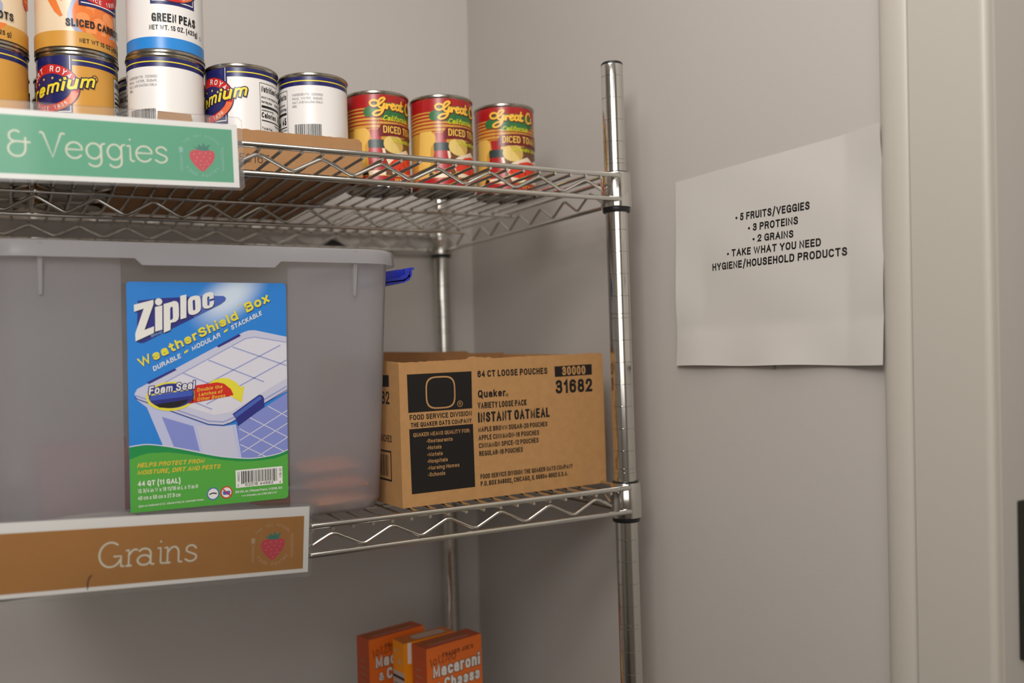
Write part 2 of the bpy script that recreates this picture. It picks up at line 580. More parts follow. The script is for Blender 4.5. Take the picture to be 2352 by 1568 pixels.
class Print(MB):
    def __init__(s, fmap, maxe=None):
        super().__init__()
        s.fmap, s.maxe = fmap, maxe

    def flat(s, v, faces, m, layer):
        if s.maxe:
            tris = []
            for f in faces:
                for i in range(1, len(f) - 1):
                    tris.append((f[0], f[i], f[i + 1]))
            v, faces = tri_refine(v, tris, s.maxe)
        s.raw([s.fmap(p[0], p[1], layer) for p in v], faces, m)

    def poly(s, pts, m, layer=0):
        bm = bmesh.new()
        vv = [bm.verts.new((p[0], p[1], 0)) for p in pts]
        f = bm.faces.new(vv)
        f.normal_update()
        if f.normal.z < 0:
            f.normal_flip()
        bmesh.ops.triangulate(bm, faces=[f])
        bm.verts.index_update()
        v = [(q.co.x, q.co.y) for q in bm.verts]
        fs = [tuple(q.index for q in g.verts) for g in bm.faces]
        bm.free()
        s.flat(v, fs, m, layer)

    def rect(s, x0, y0, x1, y1, m, layer=0):
        s.flat([(x0, y0), (x1, y0), (x1, y1), (x0, y1)], [(0, 1, 2, 3)], m, layer)

    def ellipse(s, cx, cy, rx, ry, m, layer=0, n=40, rot=0.0, wob=0.0, seed=0):
        rnd = random.Random(seed)
        c, q = math.cos(rot), math.sin(rot)
        pts = []
        for i in range(n):
            a = 2 * PI * i / n
            k = 1 + wob * (rnd.random() - 0.5)
            x, y = rx * k * math.cos(a), ry * k * math.sin(a)
            pts.append((cx + x * c - y * q, cy + x * q + y * c))
        s.poly(pts, m, layer)

    def ring(s, cx, cy, rx, ry, w, m, layer=0, n=48, a0=0, a1=360, kx=1.0):
        v, f = [], []
        for i in range(n + 1):
            a = math.radians(a0 + (a1 - a0) * i / n)
            v.append((cx + rx * math.cos(a), cy + ry * math.sin(a)))
            v.append((cx + (rx - w * kx) * math.cos(a), cy + (ry - w) * math.sin(a)))
        for i in range(n):
            f.append((2 * i, 2 * i + 2, 2 * i + 3, 2 * i + 1))
        s.flat(v, f, m, layer)

    def letters(s, body, wu, bold, shear, xf, m, layer, grow=0.0):
        """xf maps lettering units (capital height 1) onto the surface; bold widens the pen, grow adds an outline"""
        st, w = type_line(body, wu, 0.13 + 2.4 * bold, shear, grow)
        for i, (v, f) in enumerate(st):
            s.flat([xf(p[0], p[1]) for p in v], f, m, layer + 0.25 * (i % 4))

    def text(s, body, x, y, w, h, m, ang=0.0, layer=1, bold=0.0, shear=0.0, align='L', grow=0.0):
        """baseline start x, y; w = width to fit (None: natural); h = capital height"""
        wu = w / h if w else None
        wd_ = wu if wu else type_line(body, None, 0.13 + 2.4 * bold)[1]
        ox = 0 if align == 'L' else (-wd_ / 2 if align == 'C' else -wd_)
        ca, sa = math.cos(math.radians(ang)), math.sin(math.radians(ang))

        def xf(p, q):
            a, b = (p + ox) * h, q * h
            return (x + a * ca - b * sa, y + a * sa + b * ca)
        s.letters(body, wu, bold, shear, xf, m, layer, grow)

    def arc_text(s, body, cx, cy, rx, ry, a0, a1, h, m, layer=1, bold=0.0, kx=1.0):
        """letters one by one along an ellipse; kx stretches x (degrees per inch on cans)"""
        n = len(body)
        for i, ch in enumerate(body):
            if ch == ' ':
                continue
            a = math.radians(a0 + (a1 - a0) * (i + 0.5) / n)
            px, py = cx + rx * math.cos(a), cy + ry * math.sin(a)
            ang = math.atan2(ry * math.cos(a), -rx / kx * math.sin(a))
            if a1 < a0:
                ang += PI
            ca, sa = math.cos(ang), math.sin(ang)
            mid = type_line(ch, None, 0.13 + 2.4 * bold)[1] / 2

            def xf(p, q):
                u_, w_ = (p - mid) * h, (q - 0.5) * h
                return (px + (u_ * ca - w_ * sa) * kx, py + u_ * sa + w_ * ca)
            s.letters(ch, None, bold, 0.0, xf, m, layer)

    def stroke(s, pts, w, m, layer=1, kx=1.0, smooth=False, caps=True):
        """a pen line of width w through pts"""
        if smooth:
            pts = catmull(pts)
        P = [Vector((p[0] / kx, p[1])) for p in pts]
        v, f = [], []
        n = len(P)
        for i in range(n):
            if i == 0:
                t = P[1] - P[0]
            elif i == n - 1:
                t = P[-1] - P[-2]
            else:
                t = (P[i + 1] - P[i]).normalized() + (P[i] - P[i - 1]).normalized()
            if t.length < 1e-9:
                t = Vector((1, 0))
            t.normalize()
            nn = Vector((-t.y, t.x))
            ww = w[i * len(w) // n] if isinstance(w, (list, tuple)) else w
            a, b = P[i] + nn * ww / 2, P[i] - nn * ww / 2
            v += [(a.x * kx, a.y), (b.x * kx, b.y)]
        for i in range(n - 1):
            f.append((2 * i + 1, 2 * i + 3, 2 * i + 2, 2 * i))
        s.flat(v, f, m, layer)
        if caps:
            for i, p in enumerate((P[0], P[-1])):
                layer += 0.12
                s.ellipse(p.x * kx, p.y, (w if not isinstance(w, (list, tuple)) else w[0]) / 2 * kx, (w if not isinstance(w, (list, tuple)) else w[0]) / 2, m, layer, 10)


# thin round slab lettering used on the two shelf signs: strokes for a capital height of 1
LET = {
    'V': ([[(-0.06, 0.98), (0.0, 1.0), (0.06, 0.95), (0.40, 0.0), (0.74, 0.95), (0.8, 1.0), (0.88, 0.97)]], 0.95),
    'G': ([arc(0.46, 0.5, 0.46, 0.5, 52, 335), [(0.62, 0.42), (0.90, 0.42), (0.90, 0.02), (1.0, 0.0)]], 1.12),
    'e': ([[(0.03, 0.36), (0.62, 0.36)] + arc(0.33, 0.33, 0.30, 0.33, 6, 322)[1:]], 0.78),
    'g': ([arc(0.31, 0.34, 0.29, 0.32, 0, 360, 28), [(0.74, 0.66), (0.64, 0.64), (0.6, 0.56)] + [(0.6, -0.02)] + arc(0.33, -0.06, 0.27, 0.24, 0, -145)], 0.86),
    'i': ([[(0.0, 0.63), (0.10, 0.64), (0.10, 0.06), (0.15, 0.0), (0.22, 0.0)], [(0.10, 0.90), (0.10, 0.91)]], 0.36),
    's': ([catmull([(0.43, 0.54), (0.34, 0.64), (0.2, 0.66), (0.07, 0.57), (0.08, 0.43), (0.24, 0.34), (0.40, 0.26), (0.44, 0.13), (0.33, 0.02), (0.17, 0.0), (0.02, 0.09)])], 0.56),
    'r': ([[(0.0, 0.63), (0.10, 0.64), (0.10, 0.0)], [(0.0, 0.0), (0.20, 0.0)], catmull([(0.10, 0.42), (0.2, 0.57), (0.32, 0.65), (0.44, 0.64)])], 0.52),
    'a': ([arc(0.27, 0.19, 0.25, 0.2, 0, 360, 24), catmull([(0.08, 0.57), (0.2, 0.65), (0.36, 0.65), (0.49, 0.56), (0.52, 0.4)]) + [(0.52, 0.05), (0.57, 0.0), (0.64, 0.0)]], 0.76),
    'n': ([[(0.0, 0.63), (0.10, 0.64), (0.10, 0.0)], [(0.0, 0.0), (0.20, 0.0)], catmull([(0.10, 0.42), (0.2, 0.57), (0.34, 0.65), (0.47, 0.61), (0.55, 0.46)]) + [(0.55, 0.05), (0.6, 0.0), (0.68, 0.0)]], 0.8),
    '&': ([catmull([(0.46, 0.95), (0.34, 1.0), (0.18, 0.97), (0.07, 0.85), (0.08, 0.69), (0.19, 0.59), (0.32, 0.57)]),
           catmull([(0.32, 0.57), (0.14, 0.5), (0.03, 0.36), (0.03, 0.18), (0.15, 0.03), (0.36, -0.03), (0.56, 0.03), (0.68, 0.2), (0.70, 0.45)]) + [(0.70, 0.72)], [(0.32, 0.57), (0.88, 0.55)]], 1.0),
}


def pen_letters(P, items, y, h, m, pen, layer=2):
    """items: (letter, left, right); each letter is fitted between left and right"""
    for ch, a, b in items:
        st, adv = LET[ch]
        xs = [p[0] for ln in st for p in ln]
        x0, x1 = min(xs), max(xs)
        k = (b - a) / (x1 - x0)
        for i, ln in enumerate(st):
            P.stroke([(a + (p[0] - x0) * k, y + p[1] * h) for p in ln], pen, m, layer + 0.5 * i)


# ------------------------------------------------------------------ the room
# the shelving leans a touch against the plumb walls, so the walls are sheared in y by this much per inch of height
LEAN = -0.022


def wy(y, z):
    return y + LEAN * (z + 11.5)


BACK = 20.36
RIGHT = 2.7


def structure(mb, name, smooth=0, parent=None):
    o = mb.build(name, parent, smooth=smooth, origin=(0, 0, -ZF))
    if parent is None:
        o['kind'] = 'structure'
    return o


def slab(name, pts, d, m):
    """quad pts (room side) thickened by vector d"""
    mb = MB()
    q = [tuple(Vector(p) + Vector(d)) for p in pts]
    mb.hexa(list(pts) + q, m)
    return structure(mb, name)


zb, zt = -ZF, CEIL
slab('floor', [(LEFT, FRONT, zb), (60, FRONT, zb), (60, BACK + 3, zb), (LEFT, BACK + 3, zb)], (0, 0, -4), FLOORM)
slab('ceiling', [(LEFT, FRONT, zt), (60, FRONT, zt), (60, BACK + 3, zt), (LEFT, BACK + 3, zt)], (0, 0, 4), CEILM)
slab('wall_back', [(LEFT, wy(BACK, zb), zb), (RIGHT, wy(BACK, zb), zb), (RIGHT, wy(BACK, zt), zt), (LEFT, wy(BACK, zt), zt)], (0, 4, 0), WALL)
DO = -16.3            # door opening starts here on the right wall
slab('wall_right', [(RIGHT, wy(DO, zb), zb), (RIGHT, wy(BACK, zb) + 4, zb), (RIGHT, wy(BACK, zt) + 4, zt), (RIGHT, wy(DO, zt), zt)], (4.6, 0, 0), WALL)
slab('wall_left', [(LEFT, FRONT, zb), (LEFT, BACK + 3, zb), (LEFT, BACK + 3, zt), (LEFT, FRONT, zt)], (-4, 0, 0), WALL)
# wall behind the camera, round the window
mb = MB()
wx0, wx1, wz0, wz1 = -114, -20, -21, 29
for a, b, c, d in ((LEFT, wx0, zb, zt), (wx1, 60, zb, zt), (wx0, wx1, zb, wz0), (wx0, wx1, wz1, zt)):
    mb.box(a, b, FRONT - 4, FRONT, c, d, WALL)
structure(mb, 'wall_front')
mb = MB()
fm = mat('window_frame_white', (222, 220, 214), 0.4)
for a, b, c, d in ((wx0, wx0 + 2, wz0, wz1), (wx1 - 2, wx1, wz0, wz1), (wx0, wx1, wz0, wz0 + 2), (wx0, wx1, wz1 - 2, wz1), (-68, -66, wz0, wz1)):
    mb.box(a, b, FRONT - 2.5, FRONT - 0.5, c, d, fm)
win = structure(mb, 'window_1')
mb = MB()
mb.box(wx0 + 1, wx1 - 1, FRONT - 1.8, FRONT - 1.6, wz0 + 1, wz1 - 1, mat_emit('bright_daylight_pane', (1.0, 0.96, 0.92), 1.0))
mb.build('window_pane', win, smooth=0, origin=(0, 0, -ZF))
# rest of the right wall beyond the door
mb = MB()
mb.box(RIGHT, RIGHT + 4.6, FRONT, -54, zb, zt, WALL)
mb.box(RIGHT, RIGHT + 4.6, -54, DO, 10, zt, WALL)
structure(mb, 'wall_right_far')


# door casing: a bead and a flat band that run up the right wall, then the jamb with its stop
def yprofile(name, prof, z0, z1, m, smooth=35):
    """prof: closed list of (x, y) swept in z with the walls' lean"""
    mb = MB()
    n = len(prof)
    vs_ = [(x, wy(y, z0), z0) for x, y in prof] + [(x, wy(y, z1), z1) for x, y in prof]
    fs = [(i, (i + 1) % n, (i + 1) % n + n, i + n) for i in range(n)]
    fs += [tuple(reversed(range(n))), tuple(range(n, 2 * n))]
    mb.raw(vs_, fs, m)
    return structure(mb, name, smooth)


bead = [(RIGHT + 0.05, -12.15)] + [(RIGHT - 0.10 - 0.26 * math.sin(math.radians(8 + t * 166 / 14)) , -12.2 - 0.6 + 0.6 * math.cos(math.radians(t * 180 / 14))) for t in range(15)] + [(RIGHT + 0.05, -13.45)]
yprofile('trim_1', bead, zb, 12, TRIMM)
flat = [(RIGHT + 0.05, -13.42), (RIGHT - 0.30, -13.42), (RIGHT - 0.36, -13.5), (RIGHT - 0.38, -16.0)] + \
       [(RIGHT - 0.18 - 0.2 * math.cos(math.radians(t * 12)), -16.05 - 0.22 * math.sin(math.radians(t * 12))) for t in range(8)] + \
       [(RIGHT + 0.05, -16.28), (RIGHT + 0.05, -13.5)]
yprofile('trim_2', flat, zb, 12, TRIMM)
jamb = [(RIGHT - 0.0, -15.9), (RIGHT - 0.0, -16.22), (RIGHT + 0.28, -16.22), (RIGHT + 0.34, -16.05), (RIGHT + 0.55, -16.0), (RIGHT + 0.62, -16.2), (RIGHT + 5, -16.2), (RIGHT + 5, -15.9)]
yprofile('trim_3', jamb, zb, 10, TRIMM)
dr = MB()
dr.box(RIGHT + 1.9, RIGHT + 3.6, -52.5, -16.6, zb + 0.3, 9, mat('door_paint', (176, 168, 152), 0.45))
door = structure(dr, 'door_1')

mb = MB()
sp = mat('dark_strike_metal', (44, 42, 38), 0.45, metal=0.3)
mb.box(RIGHT + 0.78, RIGHT + 1.7, -16.42, -16.2, -22.65, -17.6, sp)
t = mb.build('strike_plate', None, smooth=0, bevel=0.05, origin=(RIGHT + 1.2, -16.2, -20))
t.location = W(RIGHT + 1.2, wy(-16.2, -20), -20)
t['label'] = 'dark metal strike plate on the door jamb at the right edge'
t['category'] = 'strike plate'


# ceiling lamp (its light is the area lamp set at the top)
lt = thing('ceiling_lamp', (-25, -23, CEIL), 'white rectangular ceiling lamp above and behind the camera', 'lamp')
mb = MB()
mb.box(-24, 24, -12, 12, -0.45, 0, fm)
mb.build('lamp_housing', lt, smooth=0)


# ------------------------------------------------------------------ wire shelving unit
PX = 1.228            # last deck wire, left of the right posts
SP = 0.7911           # wire pitch
NW = 56
DEP = 19.3            # front post to rear post
XL = -(2 * PX + SP * (NW - 1))
YF, YR = -0.576, DEP + 0.576
HU, HL, HB = 0.0, -14.027, -29.3     # shelf offsets
WZ = -4.759           # deck wire centre of the top shelf
DECK = -4.689         # top of its deck
unit = thing('wire_shelving_unit', (0, 0, -ZF), 'tall chrome wire shelving unit standing in the corner', 'shelving')


def post(x, y):
    mb = MB()
    prof = [(0.48, -ZF + 0.05), (0.5, -ZF + 0.1)]
    gz = []
    k = 66
    while k >= 0:
        gz.append(-float(k))
        if (k - 4) % 7 == 0:
            gz.append(-k + 0.195)
        k -= 1
    for z in sorted(gz):
        if z < -60 or z > 0.3:
            continue
        prof += [(0.5, z - 0.022), (0.482, z - 0.008), (0.482, z + 0.008), (0.5, z + 0.022)]
    prof += [(0.5, 0.50), (0.49, 0.55)]
    mb.lathe(prof, CHROME, 40)
    o = mb.build('post', unit, smooth=30, origin=(0, 0, -ZF))
    o.location = (x * S, y * S, 0)
    cp = MB()
    cp.lathe([(0.495, 0.54), (0.5, 0.6), (0.46, 0.66), (0.25, 0.69)], BLACKP, 40)
    c = cp.build('end_cap', o, smooth=40, origin=(0, 0, -ZF))
    return o


for px_, py_ in ((0, 0), (0, DEP), (XL, 0), (XL, DEP)):
    post(px_, py_)


def snake(x_or_y, start, end, first_peak, pitch, zp, zt_, axis, stub=0.0):
    """zigzag wire between two rods; peaks at first_peak - k*pitch"""
    pts = []
    p = first_peak
    if stub:
        pts.append((p + stub, zp - (zp - zt_) * (stub / (pitch / 2))))
    while p > end:
        pts.append((p, zp))
        pts.append((p - pitch / 2, zt_))
        p -= pitch
    if axis == 'x':
        P3 = [(a, x_or_y, z) for a, z in pts]
    else:
        P3 = [(x_or_y, a, z) for a, z in pts]
    return fillet(P3, 0.2)


def wire_shelf(dz):
    sh = bpy.data.objects.new('wire_shelf', None)
    sh.empty_display_size = 0.02
    link(sh, unit)
    sh.location = (0, 0, (ZF + WZ + dz) * S)
    z = lambda v: v - WZ      # heights are written for the top shelf, relative to its deck wires
    # deck wires
    mb = MB()
    for k in range(NW):
        x = -PX - SP * k
        mb.tube([(x, YF - 0.06, 0), (x, YR + 0.06, 0)], 0.07, CHROMER, 8)
    mb.build('deck_wires', sh)
    for y in (YF, YR):
        for nm, zz in (('top_rail', -4.60), ('bottom_rail', -5.66)):
            mb = MB()
            e = 0.12
            mb.tube([(XL - 0.25, y, z(zz)), (XL - 0.0, y, z(zz)), (-0.32, y, z(zz)), (-0.18, y, z(zz)), (-0.1, y, z(zz))], [0.11, 0.112, 0.112, 0.125, 0.09], CHROMER, 14)
            mb.build(nm, sh)
        mb = MB()
        mb.tube(snake(y, 0, XL + 1.5, -PX - SP, 3 * SP, z(-4.90), z(-5.49), 'x', 0.8), 0.072, CHROMER, 9)
        mb.build('zigzag_wire', sh)
    for x in (0.0, XL):
        for nm, zz in (('side_top_rail', -4.66), ('side_bottom_rail', -5.80)):
            mb = MB()
            mb.tube([(x, 0.45, z(zz)), (x, DEP - 0.45, z(zz))], 0.1, CHROMER, 12)
            mb.build(nm, sh)
        mb = MB()
        mb.tube(snake(x, 0, 1.2, DEP - 1.2, 2.29, z(-4.95), z(-5.64), 'y'), 0.07, CHROMER, 9)
        mb.build('side_zigzag_wire', sh)
    # stiffening truss under the middle of the deck
    ym = DEP / 2
    mb = MB()
    mb.tube([(XL, ym, z(-4.93)), (0.05, ym, z(-4.93))], 0.09, CHROMER, 10)
    mb.tube([(XL + 3, ym, z(-5.92)), (-3.06, ym, z(-5.92))], 0.09, CHROMER, 10)
    mb.tube(snake(ym, 0, XL + 4, -9.05 + 2 * 2.373, 2.373, z(-5.10), z(-5.80), 'x', 1.1), 0.075, CHROMER, 9)
    mb.build('middle_truss', sh)
    # collars and their black plastic sleeves
    for x in (0, XL):
        for y in (0, DEP):
            mb = MB()
            mb.lathe([(0.55, z(-4.42)), (0.66, z(-4.42)), (0.68, z(-4.46)), (0.70, z(-5.94)), (0.69, z(-5.98)), (0.55, z(-5.98))], CHROME, 40, x, y, closed=False)
            mb.build('collar', sh)
            mb = MB()
            mb.lathe([(0.505, z(-4.36)), (0.57, z(-4.36)), (0.57, z(-5.99)), (0.625, z(-6.0)), (0.625, z(-6.15)), (0.60, z(-6.19)), (0.505, z(-6.19))], BLACKP, 40, x, y, closed=False)
            mb.build('plastic_sleeve', sh)
    return sh


for h in (HU, HL, HB):
    wire_shelf(h)


# ------------------------------------------------------------------ tin cans
CAN_H, CAN_R, LAB_R = 4.40, 1.465, 1.474
KX = 180 / (PI * LAB_R)        # degrees per inch of label
NAVY = mat('label_navy', (28, 30, 92), 0.32)
NAVYD = mat('label_navy_dark', (22, 22, 66), 0.32)
LRED = mat('label_red', (196, 36, 32), 0.32)
LORANGE = mat('label_orange', (222, 108, 66), 0.32)
LYEL = mat('label_yellow', (232, 208, 50), 0.35)
LWHITE = mat('label_white', (230, 226, 222), 0.35)
LGREY = mat('label_grey_ink', (120, 116, 122), 0.5)
LBLUE = mat('label_sky_blue', (40, 132, 208), 0.32)
AMBER = mat('label_amber', (204, 148, 62), 0.3)
CREAM = mat('label_cream', (226, 204, 172), 0.3)
CARROT = mat('label_carrot', (226, 120, 52), 0.3)
CARROTL = mat('label_carrot_light', (238, 146, 84), 0.3)
LGREEN = mat('label_green', (50, 110, 60), 0.35)
LGREEND = mat('label_green_dark', (34, 84, 48), 0.35)
SILVER = mat('label_bowl_silver', (158, 164, 190), 0.3)
TGOLD = mat('label_gold', (206, 154, 64), 0.3)
TGOLDL = mat('label_gold_light', (232, 186, 92), 0.3)
TRED = mat('label_tomato_red', (168, 28, 30), 0.3)
TMAROON = mat('label_maroon', (112, 22, 30), 0.3)
TSCARLET = mat('label_scarlet', (222, 58, 36), 0.35)
TSCARD = mat('label_scarlet_dark', (182, 34, 26), 0.35)
TDARK = mat('label_dark_green_cap', (42, 58, 54), 0.35)
TONION = mat('label_onion', (226, 196, 116), 0.35)
TCREAM = mat('label_bowl_cream', (234, 214, 186), 0.35)
TLIME = mat('label_lime_ink', (206, 206, 40), 0.35)
SCRIPT = mat('label_script_gold', (244, 190, 62), 0.35)


def can_map(u, v, layer):
    a = math.radians(u)
    r = LAB_R + 0.0035 * layer
    return (r * math.sin(a), -r * math.cos(a), v)


def can_label(base):
    P = Print(can_map, maxe=5.0)
    # paper sleeve (closed wall with a little thickness)
    n = 72
    prof = [(CAN_R - 0.002, 0.17), (LAB_R, 0.17), (LAB_R, CAN_H - 0.17), (CAN_R - 0.002, CAN_H - 0.17)]
    P.lathe(prof, base, n, closed=False)
    return P


def cyl(P, u0, u1, v0, v1, m, layer):
    n = max(1, int(abs(u1 - u0) / 4))
    v, f = [], []
    for i in range(n + 1):
        u = u0 + (u1 - u0) * i / n
        v += [(u, v0), (u, v1)]
    for i in range(n):
        f.append((2 * i, 2 * i + 2, 2 * i + 3, 2 * i + 1))
    i = P.maxe
    P.maxe = None
    P.flat(v, f, m, layer)
    P.maxe = i


def emblem(P, cu, panel=True):
    """navy panel with a red oval, arched name and yellow script"""
    if panel:
        cyl(P, cu - 34.5, cu + 34.5, 1.92, 4.23, NAVY, 2)
        for s in (-1, 1):
            cyl(P, cu + s * 31.5 - 0.5, cu + s * 31.5 + 0.5, 2.04, 4.23, LWHITE, 3)
        cyl(P, cu - 32, cu + 32, 2.04, 2.08, LWHITE, 3)
    P.ellipse(cu, 2.98, 45.5, 0.96, NAVYD, 4, 44)
    P.ellipse(cu, 2.98, 44, 0.925, LRED, 5, 44)
    P.poly(arc(cu, 2.98, 43.5, 0.92, -75, -12, 12) + arc(cu, 2.98, 34, 0.66, -14, -66, 12), LORANGE, 6)
    P.ellipse(cu, 2.95, 33, 0.60, NAVY, 7, 36)
    P.arc_text('PORT ROYAL', cu, 2.97, 38.5, 0.76, 166, 14, 0.215, LWHITE, 8, 0.015, kx=KX)
    P.arc_text('SINCE 1936', cu, 2.97, 38.5, 0.765, 225, 315, 0.14, LWHITE, 8, 0.005, kx=KX)
    for a, b in ((-22, 3.20), (-10, 3.34), (6, 3.36), (18, 3.26)):
        st = []
        for i in range(10):
            r = 0.065 if i % 2 == 0 else 0.026
            t = PI / 2 + i * PI / 5
            st.append((cu + a + r * math.cos(t) * KX, b + r * math.sin(t)))
        P.poly(st, LYEL, 8)
    script_word(P, 'Premium', cu - 56, 2.46, 122, 0.50, 11)


def script_word(P, body, u, v, wdeg, h, ang):
    """slanted bold word: outline in navy then yellow; u/width in degrees"""
    ca, sa = math.cos(math.radians(ang)), math.sin(math.radians(ang))
    wu = wdeg / KX / h

    def xf(p, q):
        a, b = p * h, q * h
        return (u + (a * ca - b * sa) * KX, v + a * sa + b * ca)
    P.letters(body, wu, 0.035, 0.45, xf, NAVYD, 9, 0.17)
    P.letters(body, wu, 0.035, 0.45, xf, LYEL, 11)


def top_band(P, skip0, skip1):
    """navy band with a yellow line, broken by the emblem panel (degrees)"""
    cyl(P, skip1, skip0 + 360, 3.86, 4.23, NAVY, 1)
    cyl(P, skip1, skip0 + 360, 4.03, 4.075, LYEL, 2)


def nutrition(P, u0, u1):
    w = u1 - u0
    cyl(P, u0, u1, 0.35, 3.72, INKP, 1)
    cyl(P, u0 + 0.7, u1 - 0.7, 0.38, 3.69, LWHITE, 2)
    iw = (w - 5) / KX

    def tx(s, du, v, wi, h, bold=0.02):
        P.letters(s, wi / h if wi else None, bold, 0.0, lambda p, q: (u0 + 2.5 + (du + p * h) * KX, v + q * h), INKP, 3)
    tx('Nutrition Facts', 0, 3.34, iw, 0.25, 0.03)
    tx('about 4 servings per container', 0, 3.08, iw * 0.95, 0.10, 0.0)
    tx('Serving size', 0, 2.88, iw * 0.42, 0.11)
    tx('1/2 CUP (126g)', iw * 0.56, 2.88, iw * 0.44, 0.11)
    cyl(P, u0 + 2.5, u1 - 2.5, 2.68, 2.79, INKP, 3)
    tx('Amount per serving', 0, 2.55, iw * 0.5, 0.08)
    tx('Calories', 0, 2.27, iw * 0.62, 0.23, 0.03)
    tx('45', iw * 0.76, 2.25, iw * 0.22, 0.32, 0.03)
    cyl(P, u0 + 2.5, u1 - 2.5, 2.13, 2.18, INKP, 3)
    tx('% Daily Value', iw * 0.55, 2.0, iw * 0.45, 0.08)
    rows = (('Total Fat', 0), ('Saturated Fat', 0.12), ('Trans Fat', 0.12), ('Cholesterol', 0), ('Sodium', 0), ('Total Carb.', 0), ('Dietary Fiber', 0.12), ('Protein', 0))
    for i, (s, ind) in enumerate(rows):
        v = 1.78 - i * 0.2
        tx(s, ind, v, iw * 0.5 * len(s) / 11, 0.11, 0.02 if ind == 0 else 0)
        tx('%', iw * 0.92, v, iw * 0.08, 0.10, 0.01)
        cyl(P, u0 + 2.5, u1 - 2.5, v - 0.055, v - 0.045, INKP, 3)


def barcode(P, u0, u1, v0, v1, seed=3, fn=None):
    rnd = random.Random(seed)
    u = u0
    w = (u1 - u0)
    while u < u1:
        b = w * rnd.choice((0.011, 0.011, 0.022, 0.03))
        g = w * rnd.choice((0.010, 0.012, 0.02))
        if fn:
            fn(u, min(u + b, u1), v0, v1)
        else:
            cyl(P, u, min(u + b, u1), v0, v1, INKP, 2)
        u += b + g


def deg_text(P, s, u0, u1, v, h, m, layer=2, bold=0.0, shear=0.0, slope=0.0):
    P.letters(s, (u1 - u0) / KX / h, bold, shear, lambda p, q: (u0 + p * h * KX, v + q * h + slope * p * h * KX / (u1 - u0)), m, layer)


def label_peas():
    P = can_label(LWHITE)
    top_band(P, -34.5, 34.5)
    emblem(P, 0)
    deg_text(P, 'GREEN PEAS', -33, 36, 1.22, 0.34, INKP, 2, 0.03)
    deg_text(P, 'NET WT. 15 OZ. (425g)', -37, 41, 0.90, 0.19, INKP, 2, 0.02)
    P.ring(49, 0.92, 0.075 * KX, 0.075, 0.014, INKP, 2, 20, kx=KX)
    cyl(P, -180, 180, 0.17, 0.62, LBLUE, 1)
    nutrition(P, 86, 145)
    for i, (s, e) in enumerate((('INGREDIENTS:  COOKED', 52), ('PEAS,  WATER,  SUGAR,', 52), ('SALT, AND CALCIUM CHLO-', 52), ('RIDE.', 9))):
        deg_text(P, s, 156, 156 + e, 3.42 - i * 0.165, 0.095, LGREY, 2)
    barcode(P, 159, 205, 1.2, 2.2)
    return P


def label_amber():
    P = can_label(AMBER)
    top_band(P, -34.5, 34.5)
    emblem(P, 0)
    nutrition(P, 102, 158)
    P.ring(66, 3.42, 0.13 * KX, 0.15, 0.025, INKP, 2, 24, kx=KX)
    deg_text(P, 'K', 63.6, 68.6, 3.35, 0.14, INKP, 2, 0.02)
    for i in range(9):
        u = -136 + i * 4.6
        P.poly([(u, 0.7), (u + 4 + (i % 3), 1.9 + 0.25 * ((i * 7) % 4)), (u + 7, 1.8 + 0.2 * ((i * 5) % 4)), (u + 4, 0.7)], LGREEN if i % 2 else LGREEND, 2 + i % 2)
        return P


def label_carrots():
    P = can_label(CREAM)
    cyl(P, -180, 180, 3.86, 4.23, NAVY, 1)
    # long carrots and leaves on the left of the picture
    P.poly([(-75, 3.5), (-52, 3.6), (-18, 1.35), (-22, 1.3), (-30, 1.5)], CARROT, 2)
    P.poly([(-60, 3.6), (-48, 3.7), (-16, 2.0), (-20, 1.9)], CARROTL, 3)
    P.poly([(-30, 3.7), (-12, 3.7), (8, 2.3), (2, 2.2)], CARROT, 2)
    P.poly([(-58, 2.25), (-50, 2.6), (-44, 2.7), (-40, 2.25), (-45, 2.15)], LGREEN, 4)
    P.poly([(-66, 2.7), (-56, 3.3), (-52, 3.1), (-54, 2.7)], LGREEND, 4)
    # fluted bowl of slices
    P.ellipse(28, 1.42, 40, 0.93, SILVER, 4, 44, wob=0.06, seed=2)
    P.ellipse(30, 1.46, 35, 0.84, CARROT, 5, 40)
    rnd = random.Random(5)
    for i in range(26):
        a, r = rnd.random() * 2 * PI, math.sqrt(rnd.random()) * 0.8
        P.ellipse(30 + 33 * r * math.cos(a), 1.46 + 0.78 * r * math.sin(a), 0.27 * KX * 0.8, 0.2, CARROTL if i % 2 else CARROT, 6 + (i % 4), 16)
    cyl(P, -180, 180, 0.17, 0.76, AMBER, 11)
    P.poly([(20, 0.78), (34, 0.5), (50, 0.46), (66, 0.55), (74, 0.8)], CARROT, 12)
    deg_text(P, 'SLICED CARROTS', -14, 84, 0.95, 0.29, INKP, 14, 0.03)
    deg_text(P, 'NET WT 15 OZ (425 g)', 4, 80, 0.34, 0.17, INKP, 14, 0.015)
    # foot of the emblem
    cyl(P, 4, 72, 1.80, 3.86, NAVY, 12)
    cyl(P, 7, 69, 1.90, 1.94, LWHITE, 13)
    P.ellipse(38, 2.75, 44, 0.82, LRED, 13, 40)
    P.ellipse(38, 2.85, 32, 0.5, NAVY, 14, 30)
    P.arc_text('SINCE 1936', 38, 2.75, 37.5, 0.68, 225, 315, 0.16, LWHITE, 15, 0.01, kx=KX)
    # red burst
    st = []
    for i in range(28):
        r = 0.34 if i % 2 else 0.28
        t = i * PI / 14
        st.append((118 + r * math.cos(t) * KX, 2.0 + r * math.sin(t)))
    P.poly(st, TSCARLET, 12)
    deg_text(P, 'Low Salt', 110, 126, 1.95, 0.12, LYEL, 13, 0.02)
    return P


